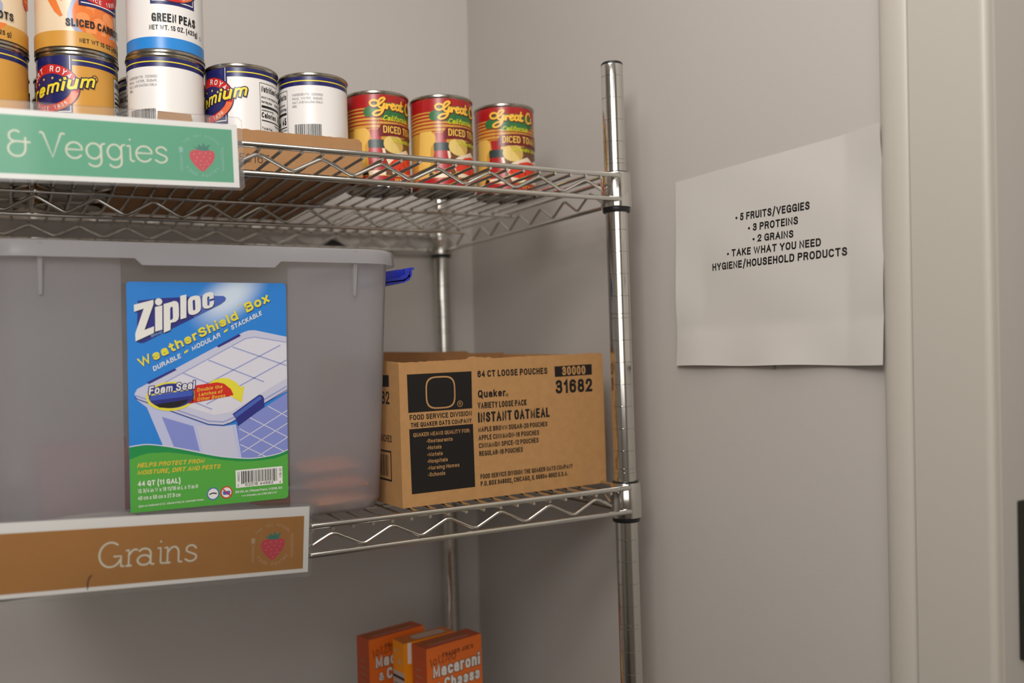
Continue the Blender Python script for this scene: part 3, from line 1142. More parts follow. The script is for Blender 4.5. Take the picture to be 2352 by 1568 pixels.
def label_tomato():
    P = can_label(TGOLD)
    cyl(P, -180, 180, 3.62, 4.23, TRED, 1)
    v = 3.62
    for i in range(6):      # red and gold stripes
        g = 0.065 + 0.012 * i
        v -= g
        r = 0.085 - 0.008 * i
        cyl(P, -180, 180, v - r, v, TRED, 1)
        v -= r
    # pale bottle, red bottle with dark cap
    P.poly([(-52, 0.5), (-24, 0.5), (-22, 1.9), (-14, 2.2), (-13, 2.45), (-20, 2.7), (-44, 2.7)], TGOLDL, 2)
    P.poly([(-13, 2.62), (9, 2.62), (7, 2.12), (-10, 2.12)], TRED, 3)
    P.poly([(-16, 2.1), (-13, 2.16), (10, 2.16), (13, 2.08), (13, 1.78), (-16, 1.78)], TDARK, 4)
    P.poly([(-15, 1.78), (13, 1.78), (15, 1.55), (14, 0.62), (-15, 0.62), (-17, 1.5)], TRED, 3)
    P.poly([(8, 1.76), (13, 1.76), (15, 1.5), (11, 1.3)], TCREAM, 5)
    cyl(P, -16, 14, 0.5, 0.75, TCREAM, 4)
    P.poly([(-30, 0.5), (-16, 0.5), (-18, 0.72), (-24, 0.78)], INKP, 4)
    # brown ground, onion, tomato heap
    P.poly([(14, 0.5), (150, 0.5), (150, 2.35), (60, 2.35), (14, 2.0)], mat('label_brown', (110, 70, 44), 0.35), 2)
    P.ellipse(31, 1.98, 20, 0.42, TONION, 4, 30)
    P.poly([(24, 2.3), (27, 2.36), (40, 2.3), (52, 1.9), (47, 1.62)], mat('label_onion_shade', (206, 170, 84), 0.35), 5)
    P.poly([(15, 1.25), (30, 1.52), (62, 1.82), (75, 1.6), (95, 1.78), (116, 1.3), (110, 0.55), (28, 0.55)], TCREAM, 6)
    P.poly([(19, 1.02), (30, 1.3), (44, 1.5), (62, 1.6), (82, 1.58), (100, 1.2), (100, 0.8), (60, 0.68), (30, 0.78)], TSCARLET, 7)
    rnd = random.Random(9)
    for i in range(60):
        u, vv = 24 + rnd.random() * 72, 0.78 + rnd.random() * 0.74
        if vv > 1.02 + (u - 19) * 0.014:
            continue
        P.ellipse(u, vv, 0.055 * KX, 0.05, TSCARD if i % 3 else TSCARLET, 8, 6)
    # green leaves behind the script
    leaf = []
    rnd = random.Random(4)
    for i in range(46):
        a = 2 * PI * i / 46
        k = 1 + 0.14 * (rnd.random() - 0.5)
        leaf.append((32 + 53 * k * math.cos(a), 3.50 + 0.40 * k * math.sin(a) - 0.0 * math.cos(a)))
    P.poly(leaf, LGREEN, 3)
    for i in range(26):
        u, vv = -14 + rnd.random() * 90, 3.25 + rnd.random() * 0.5
        P.ellipse(u, vv, 0.08 * KX, 0.035, LGREEND, 4, 8, rot=rnd.random())
    P.ellipse(-14, 3.42, 9, 0.23, LGREEN, 3, 20, wob=0.2, seed=3)

    # script name: shadow then gold
    def brush(lines, w, m, ly, dx=0, dy=0):
        for ln in lines:
            P.stroke([(a + dx, b + dy) for a, b in ln], w, m, ly, kx=KX, smooth=True)
    G = [(4, 3.86), (0, 3.93), (-6, 3.95), (-11, 3.86), (-9, 3.72), (-3, 3.68), (4, 3.75), (11, 3.9), (15, 4.02), (12, 4.07), (6, 3.98), (3, 3.78), (6, 3.62), (11, 3.64), (14, 3.82), (13, 3.66), (10, 3.42), (4, 3.28), (-3, 3.26), (-6, 3.34), (0, 3.46), (8, 3.5), (15, 3.62)]
    r_ = [(17, 3.60), (18, 3.8), (18.5, 3.58), (20, 3.74), (24, 3.78), (25, 3.72)]
    e_ = [(27, 3.68), (33, 3.76), (32, 3.82), (28, 3.80), (26.5, 3.68), (29, 3.57), (34, 3.62)]
    a_ = [(43, 3.80), (38, 3.80), (36, 3.68), (38, 3.57), (42, 3.64), (43.5, 3.8), (43.5, 3.62), (46, 3.57)]
    t_ = [(49, 3.98), (48, 3.75), (48, 3.6), (50, 3.56), (53, 3.6)]
    t2 = [(45.5, 3.82), (52, 3.83)]
    Cc = [(72, 3.9), (70, 4.0), (65, 3.98), (61, 3.8), (61.5, 3.6), (66, 3.5), (72, 3.56)]
    i_ = [(76, 3.8), (75.5, 3.62), (77, 3.57)]
    allp = [G, r_, e_, a_, t_, t2, Cc, i_]
    brush(allp, 0.135, TMAROON, 9, 0.8, -0.02)
    brush(allp, 0.088, SCRIPT, 10)
    deg_text(P, 'California', 10, 62, 3.03, 0.25, TLIME, 11, 0.012, 0.4)
    # maroon banner
    P.poly([(2, 2.62), (8, 2.86), (40, 2.92), (140, 2.92), (140, 2.36), (40, 2.36), (3, 2.32)], TMAROON, 9)
    deg_text(P, 'DICED TOMATOES', 11, 118, 2.47, 0.33, mat('label_banner_gold', (236, 200, 88), 0.35), 10, 0.004)
    deg_text(P, 'in Tomato Juice', 29, 92, 2.06, 0.2, TLIME, 10, 0.02)
    cyl(P, -180, 180, 0.17, 0.5, TRED, 9)
    cyl(P, -180, 180, 0.5, 0.53, TGOLD, 9)
    deg_text(P, 'NET WT 14.5 OZ', 30, 85, 0.25, 0.17, SCRIPT, 10, 0.02)
    return P


_can_mesh = {}


def can(name, x, y, z, rot, kind, label, cat='can', group='tin cans on the top shelf'):
    t = thing(name, (x, y, z), label, cat, group)
    t.rotation_euler = (0, 0, math.radians(rot))
    if 'body' not in _can_mesh:
        mb = MB()
        h, r = CAN_H, CAN_R
        prof = [(0.0, 0.10), (1.2, 0.10), (1.25, 0.07), (1.36, 0.07), (1.40, 0.0), (1.50, 0.0), (1.525, 0.03), (1.525, 0.10), (1.47, 0.15), (r, 0.17),
                (r, h - 0.17), (1.47, h - 0.15), (1.525, h - 0.10), (1.525, h - 0.03), (1.50, h), (1.40, h), (1.36, h - 0.10), (1.25, h - 0.10), (1.2, h - 0.07), (0.0, h - 0.07)]
        prof = [(max(a, 0.001), b) for a, b in prof]
        mb.lathe(prof, TIN, 64)
        o = mb.build('tin_body', t, smooth=35)
        _can_mesh['body'] = o.data
    else:
        link(bpy.data.objects.new('tin_body', _can_mesh['body']), t)
    if kind not in _can_mesh:
        P = {'peas': label_peas, 'amber': label_amber, 'carrots': label_carrots, 'tomato': label_tomato}[kind]()
        o = P.build('paper_label', t, smooth=25)
        _can_mesh[kind] = o.data
    else:
        link(bpy.data.objects.new('paper_label', _can_mesh[kind]), t)
    return t


def facing(x, y):
    return math.degrees(math.atan2(-24.19 - x, y + 33.49))


def can_at(name, x, y, z, kind, u, delta, label, **k):
    # the spot u of the label is turned to sit delta degrees right of the can's near side
    # (a turn by +rot about z moves label degrees to the right)
    return can(name, x, y, z, facing(x, y) + delta - u, kind, label, **k)


TB = 0.06                       # tray board
ZT = DECK + TB                  # cans in the tray
TG = 'vegetable cans on the top shelf'
RG = 'tomato cans on the top shelf'
can_at('tomato_can', -9.01, 6.45, DECK, 'tomato', 0, 0, 'red and gold tomato can beside the cardboard tray', group=RG)
can_at('tomato_can', -5.94, 5.85, DECK, 'tomato', 0, 1, 'red and gold tomato can standing in the middle of the three', group=RG)
can_at('tomato_can', -2.42, 5.98, DECK, 'tomato', 0, -15, 'red and gold tomato can nearest the corner post', group=RG)
can_at('vegetable_can', -12.40, 5.27, ZT, 'peas', 145, -47, 'white pea can with ingredients text and barcode, at the right end of the tray', group=TG)
can_at('vegetable_can', -15.49, 5.30, ZT, 'peas', 0, -57, 'white pea can showing half a red oval emblem and nutrition table, in the tray', group=TG)
can_at('vegetable_can', -18.55, 5.20, ZT, 'peas', 156, -64, 'white pea can with only small ingredients text, beneath the upright green peas can', group=TG)
can_at('vegetable_can', -18.52, 5.18, ZT + CAN_H, 'peas', 0, 13.5, 'green peas can with blue bottom band, stacked on a white can', group=TG)
can_at('vegetable_can', -21.73, 6.2, DECK, 'amber', 0, -42, 'amber can with the red oval emblem, under the sliced carrots can', group=TG)
can_at('vegetable_can', -21.75, 6.15, DECK + CAN_H, 'carrots', 0, 0, 'sliced carrots can with whole bowl of orange slices, stacked on the emblem can', group=TG)
can_at('vegetable_can', -24.95, 6.3, DECK, 'amber', -100, 40, 'amber can with plain gold side and green leaves, at the left photo edge', group=TG)
can_at('vegetable_can', -24.95, 6.25, DECK + CAN_H, 'carrots', 0, -44, 'carrots can cut by the left photo edge, on top of the plain amber can', group=TG)
# the rows behind, seen between the front cans and from below through the wires
BG = 'cans in the rows behind'
for i, (x, y) in enumerate(((-12.4, 8.35), (-15.47, 8.38), (-18.55, 8.3), (-12.4, 11.42), (-15.47, 11.45), (-18.55, 11.4), (-12.4, 14.5), (-15.47, 14.52), (-18.55, 14.5))):
    can_at('vegetable_can', x, y, ZT, 'peas', 0, 120 + 40 * i, 'white pea can in a row behind the front cans of the cardboard tray', group=BG)
for i, (x, y) in enumerate(((-21.73, 9.3), (-24.9, 9.4), (-21.73, 12.4), (-24.9, 12.5), (-28.0, 6.3), (-28.0, 9.4), (-28.0, 12.5), (-21.73, 15.5), (-24.9, 15.6))):
    can_at('vegetable_can', x, y, DECK, 'amber', 0, 60 * i, 'amber can in a row left of the tray, seen from below through the wires', group=BG)


# ------------------------------------------------------------------ cardboard tray
tx0, tx1, ty0, ty1 = -20.2, -10.78, 3.66, 16.2
tr = thing('cardboard_tray', ((tx0 + tx1) / 2, (ty0 + ty1) / 2, DECK), 'shallow brown cardboard tray under the white cans on the top shelf', 'tray')
cxt, cyt = (tx0 + tx1) / 2, (ty0 + ty1) / 2
hx, hy = (tx1 - tx0) / 2, (ty1 - ty0) / 2


def ragged(n, a, b, z0, amp, seed):
    rnd = random.Random(seed)
    return [(a + (b - a) * i / n, z0 + amp * (rnd.random() - 0.5)) for i in range(n + 1)]


def wall_sheet(mb, top, y0, y1, m, z0=0.0, axis='x'):
    """upright sheet between y0 and y1 whose top follows (x, z) points"""
    n = len(top)
    v = []
    for x, z in top:
        for y in (y0, y1):
            for zz in (z0, z):
                v.append((x, y, zz) if axis == 'x' else (y, x, zz))
    f = []
    for i in range(n - 1):
        a, b = i * 4, (i + 1) * 4
        f += [(a, b, b + 1, a + 1), (a + 3, b + 3, b + 2, a + 2), (a + 1, b + 1, b + 3, a + 3), (a + 2, b + 2, b, a)]
    f += [(0, 1, 3, 2), ((n - 1) * 4 + 2, (n - 1) * 4 + 3, (n - 1) * 4 + 1, (n - 1) * 4)]
    if axis == 'y':
        f = [tuple(reversed(q)) for q in f]
    mb.raw(v, f, m)


mb = MB()
mb.box(-hx, hx, -hy, hy, 0, TB, KRAFTD)
top = [(-hx, 1.75), (-9.06 + hx - 9.42 / 2 - 0.02, 1.75)]
fr = [(-hx, 1.55), (-hx + 1.08, 1.6), (-hx + 1.12, 2.12), (-hx + 2.35, 2.1), (-hx + 2.4, 1.72)] + ragged(60, -hx + 2.5, hx - 0.12, 1.72, 0.035, 1) + [(hx - 0.1, 1.66), (hx, 1.6)]
wall_sheet(mb, fr, -hy, -hy + 0.1, KRAFTD)
wall_sheet(mb, ragged(20, -hx, hx, 1.7, 0.03, 2), hy - 0.1, hy, KRAFTD)
wall_sheet(mb, ragged(20, -hy + 0.1, hy - 0.1, 1.6, 0.05, 3), hx - 0.09, hx, KRAFTD, axis='y')
wall_sheet(mb, ragged(20, -hy + 0.1, hy - 0.1, 1.6, 0.05, 4), -hx, -hx + 0.09, KRAFTD, axis='y')
P = Print(lambda u, v, l: (u, -hy - 0.003 * l, v))
P.text('50165', -0.55, 0.36, 1.25, 0.36, mat('faded_print', (86, 60, 42), 0.7), layer=1)
mb.raw(P.v, P.f, P.mats[0])
o = mb.build('tray_board', tr, smooth=0)
mb = MB()
rg = ragged(40, -hy + 1.5, hy - 0.2, hx + 0.01, 0.06, 8)
pts = [(x + 0.02, y) for y, x in rg]
v = []
for x, y in pts:
    v += [(hx - 0.16, y, -0.006), (x - 0.02, y, -0.006), (hx - 0.16, y, -0.026), (x - 0.02, y, -0.026)]
f = []
for i in range(len(pts) - 1):
    a, b = 4 * i, 4 * i + 4
    f += [(a, b, b + 1, a + 1), (a + 2, a + 3, b + 3, b + 2), (a + 1, b + 1, b + 3, a + 3), (a, a + 2, b + 2, b)]
mb.raw(v, f, mat('torn_white_liner', (212, 204, 196), 0.8))
mb.build('torn_edge', tr, smooth=0)


# ------------------------------------------------------------------ shelf signs
FILM = mat_film('laminate_film', 0.985, 0.07)
SGREEN = mat('sign_green', (88, 178, 140), 0.55)
SBROWN = mat('sign_brown', (184, 128, 52), 0.55, vary=0.06, vscale=12)
SWHITE = mat('sign_lettering', (226, 224, 206), 0.55)
STRAW = mat('strawberry_red', (214, 66, 84), 0.55)
STEMG = mat('strawberry_leaf', (46, 138, 120), 0.55)
LINEG = mat('sign_pale_line', (150, 200, 190), 0.55)
LINEB = mat('sign_tan_line', (206, 176, 134), 0.55)
HAIR = mat('dark_thread', (34, 30, 44), 0.5)


def strawberry(P, cx, cy, k, line, leaf, ly=3, faint=False):
    body = catmull([(-0.40, 0.24), (-0.20, 0.31), (0.0, 0.29), (0.20, 0.31), (0.40, 0.26), (0.43, 0.08), (0.34, -0.14), (0.17, -0.33), (0.03, -0.46), (-0.04, -0.46), (-0.2, -0.33), (-0.37, -0.12), (-0.44, 0.08), (-0.40, 0.24)])
    P.poly([(cx + a * k, cy + b * k) for a, b in body[:-1]], STRAW, ly)
    lf = [(-0.30, 0.42), (-0.14, 0.38), (-0.12, 0.52), (0.0, 0.42), (0.06, 0.58), (0.12, 0.43), (0.32, 0.54), (0.20, 0.36), (0.26, 0.30), (0.10, 0.28), (-0.10, 0.28), (-0.18, 0.32)]
    P.poly([(cx + a * k, cy + b * k) for a, b in lf], leaf, ly + 1)
    for a, b in ((-0.28, 0.14), (-0.08, 0.18), (0.12, 0.2), (0.28, 0.18), (-0.18, 0.02), (0.05, 0.06), (0.26, 0.02), (-0.24, -0.1), (-0.05, -0.08), (0.15, -0.1), (-0.08, -0.24), (0.08, -0.22), (0.0, -0.36), (0.2, -0.2)):
        P.ellipse(cx + a * k, cy + b * k, 0.011 * k, 0.016 * k, SWHITE, ly + 1, 8)
    # fork on the left, knife on the right, drawn in thin line
    w = 0.016 * k
    X = cx - 0.72 * k
    P.stroke([(X + a * k, cy + b * k) for a, b in ((-0.05, 0.10), (-0.06, 0.22), (-0.06, 0.36))], w, line, ly)
    P.stroke([(X + a * k, cy + b * k) for a, b in ((0.05, 0.10), (0.06, 0.22), (0.06, 0.36))], w, line, ly)
    P.rect(X - 0.055 * k, cy + 0.18 * k, X + 0.055 * k, cy + 0.37 * k, line, ly)
    P.stroke([(X + a * k, cy + b * k) for a, b in ((-0.06, 0.16), (-0.02, 0.06), (-0.03, -0.46), (0.0, -0.49), (0.03, -0.46), (0.02, 0.06), (0.06, 0.16))], w, line, ly)
    X = cx + 0.70 * k
    P.stroke([(X + a * k, cy + b * k) for a, b in ((0.03, 0.46), (-0.03, 0.34), (-0.04, 0.05), (-0.01, 0.04), (-0.03, -0.40), (0.0, -0.43), (0.03, -0.40), (0.03, 0.46))], w, line, ly)
    P.arc_text('THE NEW SCHOOL', cx, cy + 0.02 * k, 0.80 * k, 0.80 * k, 142, 38, 0.095 * k, line, ly, 0.0)
    P.arc_text('FOOD PANTRY', cx, cy + 0.0 * k, 0.62 * k, 0.62 * k, 208, 332, 0.12 * k, line, ly, 0.0)


def shelf_sign(name, right, ztop, length, height, tilt, label, colour, margins, lam, draw, film):
    """card corner right/ztop on the plane in front of the shelf rail; local u runs left from 0 to -length"""
    y = YF - 0.112 - 0.035
    t = thing(name, (right, y, ztop), label, 'sign', 'laminated shelf signs')
    t.rotation_euler = (0, math.radians(-tilt), 0)
    mt, mr, mbm = margins
    P = Print(lambda u, v, l: (u, -0.008 - 0.0012 * l, v))
    P.box(-length, 0, -0.008, 0.004, -height, 0, CARD)
    P.rect(-length, -height + mbm, -mr, -mt, colour, 1)
    draw(P)
    P.build('printed_card', t, smooth=0)
    mb = MB()
    lt_, lr, lb = lam
    y0, y1 = -0.022, 0.018
    ch = 0.12
    pts = [(-length, lt_), (lr - ch, lt_), (lr, lt_ - ch), (lr, -height - lb + ch), (lr - ch, -height - lb), (-length, -height - lb)]
    n = len(pts)
    vs_ = [(a, y0, b) for a, b in pts] + [(a, y1, b) for a, b in pts]
    mb.raw(vs_, [tuple(reversed(range(n))), tuple(range(n, 2 * n))] + [(i, (i + 1) % n, (i + 1) % n + n, i + n) for i in range(n)], film)
    mb.build('laminate_sleeve', t, smooth=0)
    return t


def draw_green(P):
    # u measured from the right end of the card, v from its top edge
    pen_letters(P, (('&', -7.2, -6.58), ('V', -6.28, -5.58), ('e', -5.54, -5.06), ('g', -4.93, -4.38), ('g', -4.29, -3.76), ('i', -3.67, -3.48), ('e', -3.40, -2.90), ('s', -2.78, -2.42)), -1.49, 0.80, SWHITE, 0.06)
    strawberry(P, -1.24, -1.275, 0.98, LINEG, STEMG)


def draw_brown(P):
    pen_letters(P, (('G', -7.02, -6.28), ('r', -6.19, -5.86), ('a', -5.84, -5.33), ('i', -5.19, -5.02), ('n', -4.97, -4.43), ('s', -4.31, -3.95)), -1.65, 0.81, SWHITE, 0.06)
    strawberry(P, -1.31, -1.39, 0.98, LINEB, STEMG)


shelf_sign('shelf_sign', -17.05, -3.97, 12.0, 2.25, 1.25, 'green laminated sign with Veggies lettering clipped to the top shelf edge', SGREEN, (0.19, 0.19, 0.17), (0.27, 0.18, 0.10), draw_green, FILM)
shelf_sign('shelf_sign', -14.79, -17.84, 14.0, 2.39, -3.15, 'brown laminated Grains sign on the front of the lower shelf', SBROWN, (0.34, 0.19, 0.14), (0.10, 0.14, 0.17), draw_brown, mat_film('clear_laminate_film', 0.99, 0.02))
mb = MB()
hp = [(-22.10, YF - 0.185, -19.28), (-22.2, YF - 0.2, -19.36), (-22.24, YF - 0.2, -19.5), (-22.25, YF - 0.19, -19.75)]
mb.tube(fillet(hp, 0.1), 0.012, HAIR, 6)
t = mb.build('thread', None, origin=hp[0])
t.location = W(*hp[0])
t['label'] = 'thin dark curved thread over the bottom border of the Grains sign'
t['category'] = 'thread'

# ------------------------------------------------------------------ plastic storage bin
BD = DECK + HL                 # top of the lower deck
FROST = mat_frosted('frosted_plastic', 0.15, 0.66, 0.20, (0.96, 0.955, 0.96))
FROSTR = mat_frosted('milky_rim_plastic', 0.27, 0.35, 0.25, (0.9, 0.89, 0.88))
CLEARP = mat_frosted('clear_panel_plastic', 0.06, 0.92, 0.06, (0.98, 0.97, 0.96))
bx, bz = -17.78, BD
bin_ = thing('storage_bin', (bx, 10, bz), 'big frosted plastic storage bin with a blue product label', 'bin')
BH = 10.66


def bin_loop(z, off, recess=True):
    """outline of the bin at height z above its base (relative to bin origin), pushed out by off"""
    k = z / BH
    hw = 7.02 + 0.42 * k + off
    yf = 1.78 - 0.62 * k - off - 10
    yb = 18.1 + 0.55 * k + off - 10
    r = 1.35 + off
    pts = []
    # front side from left to right with the recessed panel
    d = 0.12 if recess else 0.0
    for cx, cy, a0 in ((hw - r, yf + r, -90), (hw - r, yb - r, 0), (-hw + r, yb - r, 90), (-hw + r, yf + r, 180)):
        if a0 == -90:
            pts += [(-3.34, yf), (-3.02, yf + d), (-1.0, yf + d), (1.0, yf + d), (2.98, yf + d), (3.30, yf)]
        for i in range(9):
            a = math.radians(a0 + 90 * i / 8)
            pts.append((cx + r * math.cos(a), cy + r * math.sin(a)))
    return [(x, y, z) for x, y in pts]


def loft(mb, loops, m, flip=False, cap0=False, cap1=False):
    n = len(loops[0])
    v = [p for l in loops for p in l]
    f = []
    for j in range(len(loops) - 1):
        for i in range(n):
            i2 = (i + 1) % n
            q = (j * n + i, j * n + i2, (j + 1) * n + i2, (j + 1) * n + i)
            f.append(tuple(reversed(q)) if flip else q)
    if cap0:
        q = tuple(range(n))
        f.append(q if flip else tuple(reversed(q)))
    if cap1:
        q = tuple((len(loops) - 1) * n + i for i in range(n))
        f.append(tuple(reversed(q)) if flip else q)
    mb.raw(v, f, m)


mb = MB()
o0 = [bin_loop(0.0, -0.45), bin_loop(0.12, -0.16), bin_loop(0.45, 0.0)] + [bin_loop(z, 0) for z in (3, 6, 9, BH - 0.2, BH)]
i0 = [bin_loop(BH, -0.09)] + [bin_loop(z, -0.09) for z in (BH - 0.2, 9, 6, 3, 0.5)] + [bin_loop(0.16, -0.3), bin_loop(0.1, -0.5)]
loft(mb, o0 + i0, FROST, cap0=True, cap1=True)
ci = mb.mi(CLEARP)
npt = len(o0[0])
for q in range(len(mb.f)):          # the recessed front panel is moulded clear
    if len(mb.f[q]) == 4 and mb.f[q][0] % npt in (1, 2, 3) and q < npt * (len(o0 + i0) - 1):
        mb.m[q] = ci
mb.build('bin_body', bin_, smooth=45)
# rolled rim: a skirt round the mouth, deeper in the middle of the front
mb = MB()


def skirt_z(x, y):
    front = y < -8
    if front:
        ax = abs(x + 0.0)
        if ax < 2.35:
            return BH - 0.84
        if ax < 2.6:
            return BH - 0.84 + 0.24 * (ax - 2.35) / 0.25
    return BH - 0.60


def rim_loop(off, zf):
    base = bin_loop(BH, off, recess=False)
    fr_ = []
    yf = base[0][1]
    xs = [-3.34, -2.9, -2.6, -2.35, -1, 1, 2.35, 2.6, 2.9, 3.3]
    lst = [(x, yf) for x in xs] + [(p[0], p[1]) for p in base[6:]]
    return [(x, y, zf(x, y)) for x, y in lst]


loft(mb, [rim_loop(0.01, lambda x, y: BH - 0.03), rim_loop(0.12, lambda x, y: BH), rim_loop(0.22, lambda x, y: BH - 0.03), rim_loop(0.28, lambda x, y: BH - 0.12), rim_loop(0.32, skirt_z),
          rim_loop(0.26, skirt_z), rim_loop(0.22, lambda x, y: BH - 0.12), rim_loop(0.02, lambda x, y: BH - 0.1)], FROSTR)
mb.build('rim', bin_, smooth=50)
for xr in (-5.58, 5.62):
    mb = MB()
    y1 = lambda z: 1.78 - 0.62 * z / BH - 10
    za, zc = BH - 1.88, BH - 0.1
    mb.hexa([(xr - 0.05, y1(za) - 0.1, za), (xr + 0.05, y1(za) - 0.1, za), (xr + 0.05, y1(za) + 0.02, za), (xr - 0.05, y1(za) + 0.02, za),
             (xr - 0.085, y1(zc) - 0.3, zc), (xr + 0.085, y1(zc) - 0.3, zc), (xr + 0.085, y1(zc) + 0.02, zc), (xr - 0.085, y1(zc) + 0.02, zc)], FROSTR)
    mb.build('rib', bin_, smooth=0)
# open blue latch on the right side
LB_ = mat('latch_blue', (36, 48, 168), 0.35)
mb = MB()
out = [(0.0, 0.0), (0.9, 0.13), (1.15, 0.25), (1.27, 0.45), (1.27, 0.68), (1.37, 0.70), (1.37, 0.80), (1.18, 0.79), (1.15, 0.52), (1.04, 0.35), (0.86, 0.26), (0.02, 0.14)]
n = len(out)
lx, lz = 7.42 + 0.28, BH - 1.28
ly0, ly1 = 3.2 - 10, 6.6 - 10
v = [(lx + a, ly0, lz + b) for a, b in out] + [(lx + a, ly1, lz + b) for a, b in out]
mb.raw(v, [tuple(range(n)), tuple(reversed(range(n, 2 * n)))] + [((i + 1) % n, i, i + n, (i + 1) % n + n) for i in range(n)], LB_)
side = [(0.02, 0.1), (0.9, 0.2), (1.18, 0.4), (1.18, 0.79), (0.9, 0.74), (0.95, 0.5), (0.7, 0.36), (0.3, 0.3), (0.1, 0.24)]
for yy in (ly0, ly1 - 0.1):
    m_ = len(side)
    v = [(lx + a, yy, lz + b) for a, b in side] + [(lx + a, yy + 0.1, lz + b) for a, b in side]
    mb.raw(v, [tuple(range(m_)), tuple(reversed(range(m_, 2 * m_)))] + [((i + 1) % m_, i, i + m_, (i + 1) % m_ + m_) for i in range(m_)], LB_)
pl = [(0.02, 0.12), (0.02, 0.62), (1.2, 0.80), (1.2, 0.3), (0.9, 0.2)]
v = [(lx + a, ly0 + 0.55, lz + b) for a, b in pl] + [(lx + a, ly0 + 0.65, lz + b) for a, b in pl]
m_ = len(pl)
mb.raw(v, [tuple(range(m_)), tuple(reversed(range(m_, 2 * m_)))] + [((i + 1) % m_, i, i + m_, (i + 1) % m_ + m_) for i in range(m_)], LB_)
mb.box(lx - 0.3, lx + 0.05, ly0, ly1, lz - 0.02, lz + 0.16, LB_)
o = mb.build('latch', bin_, smooth=30)
o['label'] = 'blue plastic latch hanging open'

# product label on the recessed front panel
k_ = 0.62 / BH
LBX, LBZ = -20.63 - bx, -17.75 - bz
ZB = mat('box_label_blue', (42, 128, 210), 0.35, coat=0.3)


def label_gradient(m, cx, cz, r, rgb):
    """printed pale burst fading into the blue, in the object's own coordinates"""
    nt = m.node_tree
    p = nt.nodes['Principled BSDF']
    tc = nt.nodes.new('ShaderNodeTexCoord')
    mp = nt.nodes.new('ShaderNodeMapping')
    mp.vector_type = 'TEXTURE'
    mp.inputs['Location'].default_value = (cx * S, 0, cz * S)
    mp.inputs['Rotation'].default_value = (0, math.radians(-38), 0)
    mp.inputs['Scale'].default_value = (r * 1.5 * S, 100, r * 0.75 * S)
    gr = nt.nodes.new('ShaderNodeTexGradient')
    gr.gradient_type = 'SPHERICAL'
    rp = nt.nodes.new('ShaderNodeValToRGB')
    rp.color_ramp.interpolation = 'EASE'
    rp.color_ramp.elements[0].color = p.inputs['Base Color'].default_value
    rp.color_ramp.elements[1].color = (*lin([v / 255 for v in rgb]), 1)
    rp.color_ramp.elements[1].position = 0.85
    nt.links.new(tc.outputs['Object'], mp.inputs['Vector'])
    nt.links.new(mp.outputs['Vector'], gr.inputs['Vector'])
    nt.links.new(gr.outputs['Color'], rp.inputs['Fac'])
    nt.links.new(rp.outputs['Color'], p.inputs['Base Color'])


label_gradient(ZB, LBX + 3.6, LBZ + 7.75, 1.3, (206, 220, 236))
ZBL = mat('box_label_glow', (150, 194, 228), 0.35, coat=0.3)
ZN = mat('box_label_navy', (48, 50, 128), 0.35)
ZNL = mat('box_label_navy_light', (74, 100, 180), 0.35)
ZW = mat('box_label_white', (228, 226, 220), 0.35)
ZSH = mat('box_label_shadow', (30, 28, 70), 0.4)
ZY = mat('box_label_yellow', (226, 214, 62), 0.35)
ZYO = mat('box_label_gold', (226, 186, 60), 0.35)
ZLID = mat('box_label_lid', (196, 196, 216), 0.35)
ZLID2 = mat('box_label_lid_light', (214, 212, 222), 0.35)
ZLIN = mat('box_label_lid_line', (150, 156, 204), 0.35)
ZBODY = mat('box_label_body', (186, 190, 222), 0.35)
ZPAN = mat('box_label_panel', (130, 140, 204), 0.35)
ZRED = mat('box_label_red', (204, 44, 36), 0.35)
ZG = mat('box_label_green', (84, 164, 66), 0.35, coat=0.2)
ZGD = mat('box_label_dark_green', (34, 138, 72), 0.35, coat=0.2)
lab_y = lambda zz: 1.78 - k_ * zz - 10 + 0.12 - 0.012


def lab_map(u, v, l):
    zz = LBZ + v
    return (LBX + u, lab_y(zz) - 0.0016 * l, zz)


P = Print(lab_map)
r_ = 0.13
x0, x1, y0, y1 = 0.0, 5.745, -0.10, 8.30
rr = [(x0, y0 + 0.05)] + [(x1 - r_, y0)] + arc(x1 - r_, y0 + r_, r_, r_, -90, 0, 5) + arc(x1 - r_, y1 - r_, r_, r_, 0, 90, 5) + arc(x0 + r_, y1 - r_, r_, r_, 90, 180, 5)
# a thin card body
nn = len(rr)
base = [lab_map(a, b, 0) for a, b in rr] + [(p[0], p[1] + 0.012, p[2]) for p in [lab_map(a, b, 0) for a, b in rr]]
P.raw(base, [tuple(range(nn)), tuple(reversed(range(nn, 2 * nn)))] + [((i + 1) % nn, i, i + nn, (i + 1) % nn + nn) for i in range(nn)], ZB)
P.poly([(0.378, 7.616), (1.144, 7.711), (3.049, 7.799), (3.38, 7.80), (3.47, 7.72), (3.44, 7.62), (3.286, 7.494), (0.563, 6.103), (0.43, 6.09), (0.36, 6.14), (0.337, 6.682)], ZN, 7)
P.poly([(2.3, 7.76), (3.049, 7.799), (3.38, 7.80), (3.47, 7.72), (3.44, 7.62), (3.286, 7.494), (2.3, 6.99)], ZNL, 8)
Z = [(0.244, 7.469), (0.903, 7.649), (0.908, 7.495), (0.584, 6.559), (0.912, 6.689), (0.9, 6.446), (0.278, 6.155), (0.271, 6.43), (0.572, 7.335), (0.247, 7.216)]
P.poly([(a + 0.035, b - 0.035) for a, b in Z], ZSH, 9)
P.poly(Z, ZW, 11)


def bold2(s, x, y, w, h, ang, sh, dx, dy, main, under, ly, bold=0.02, grow=0.03):
    P.text(s, x + dx, y + dy, w, h, under, ang, ly, bold, sh, grow=grow)
    P.text(s, x, y, w, h, main, ang, ly + 2, bold, sh)


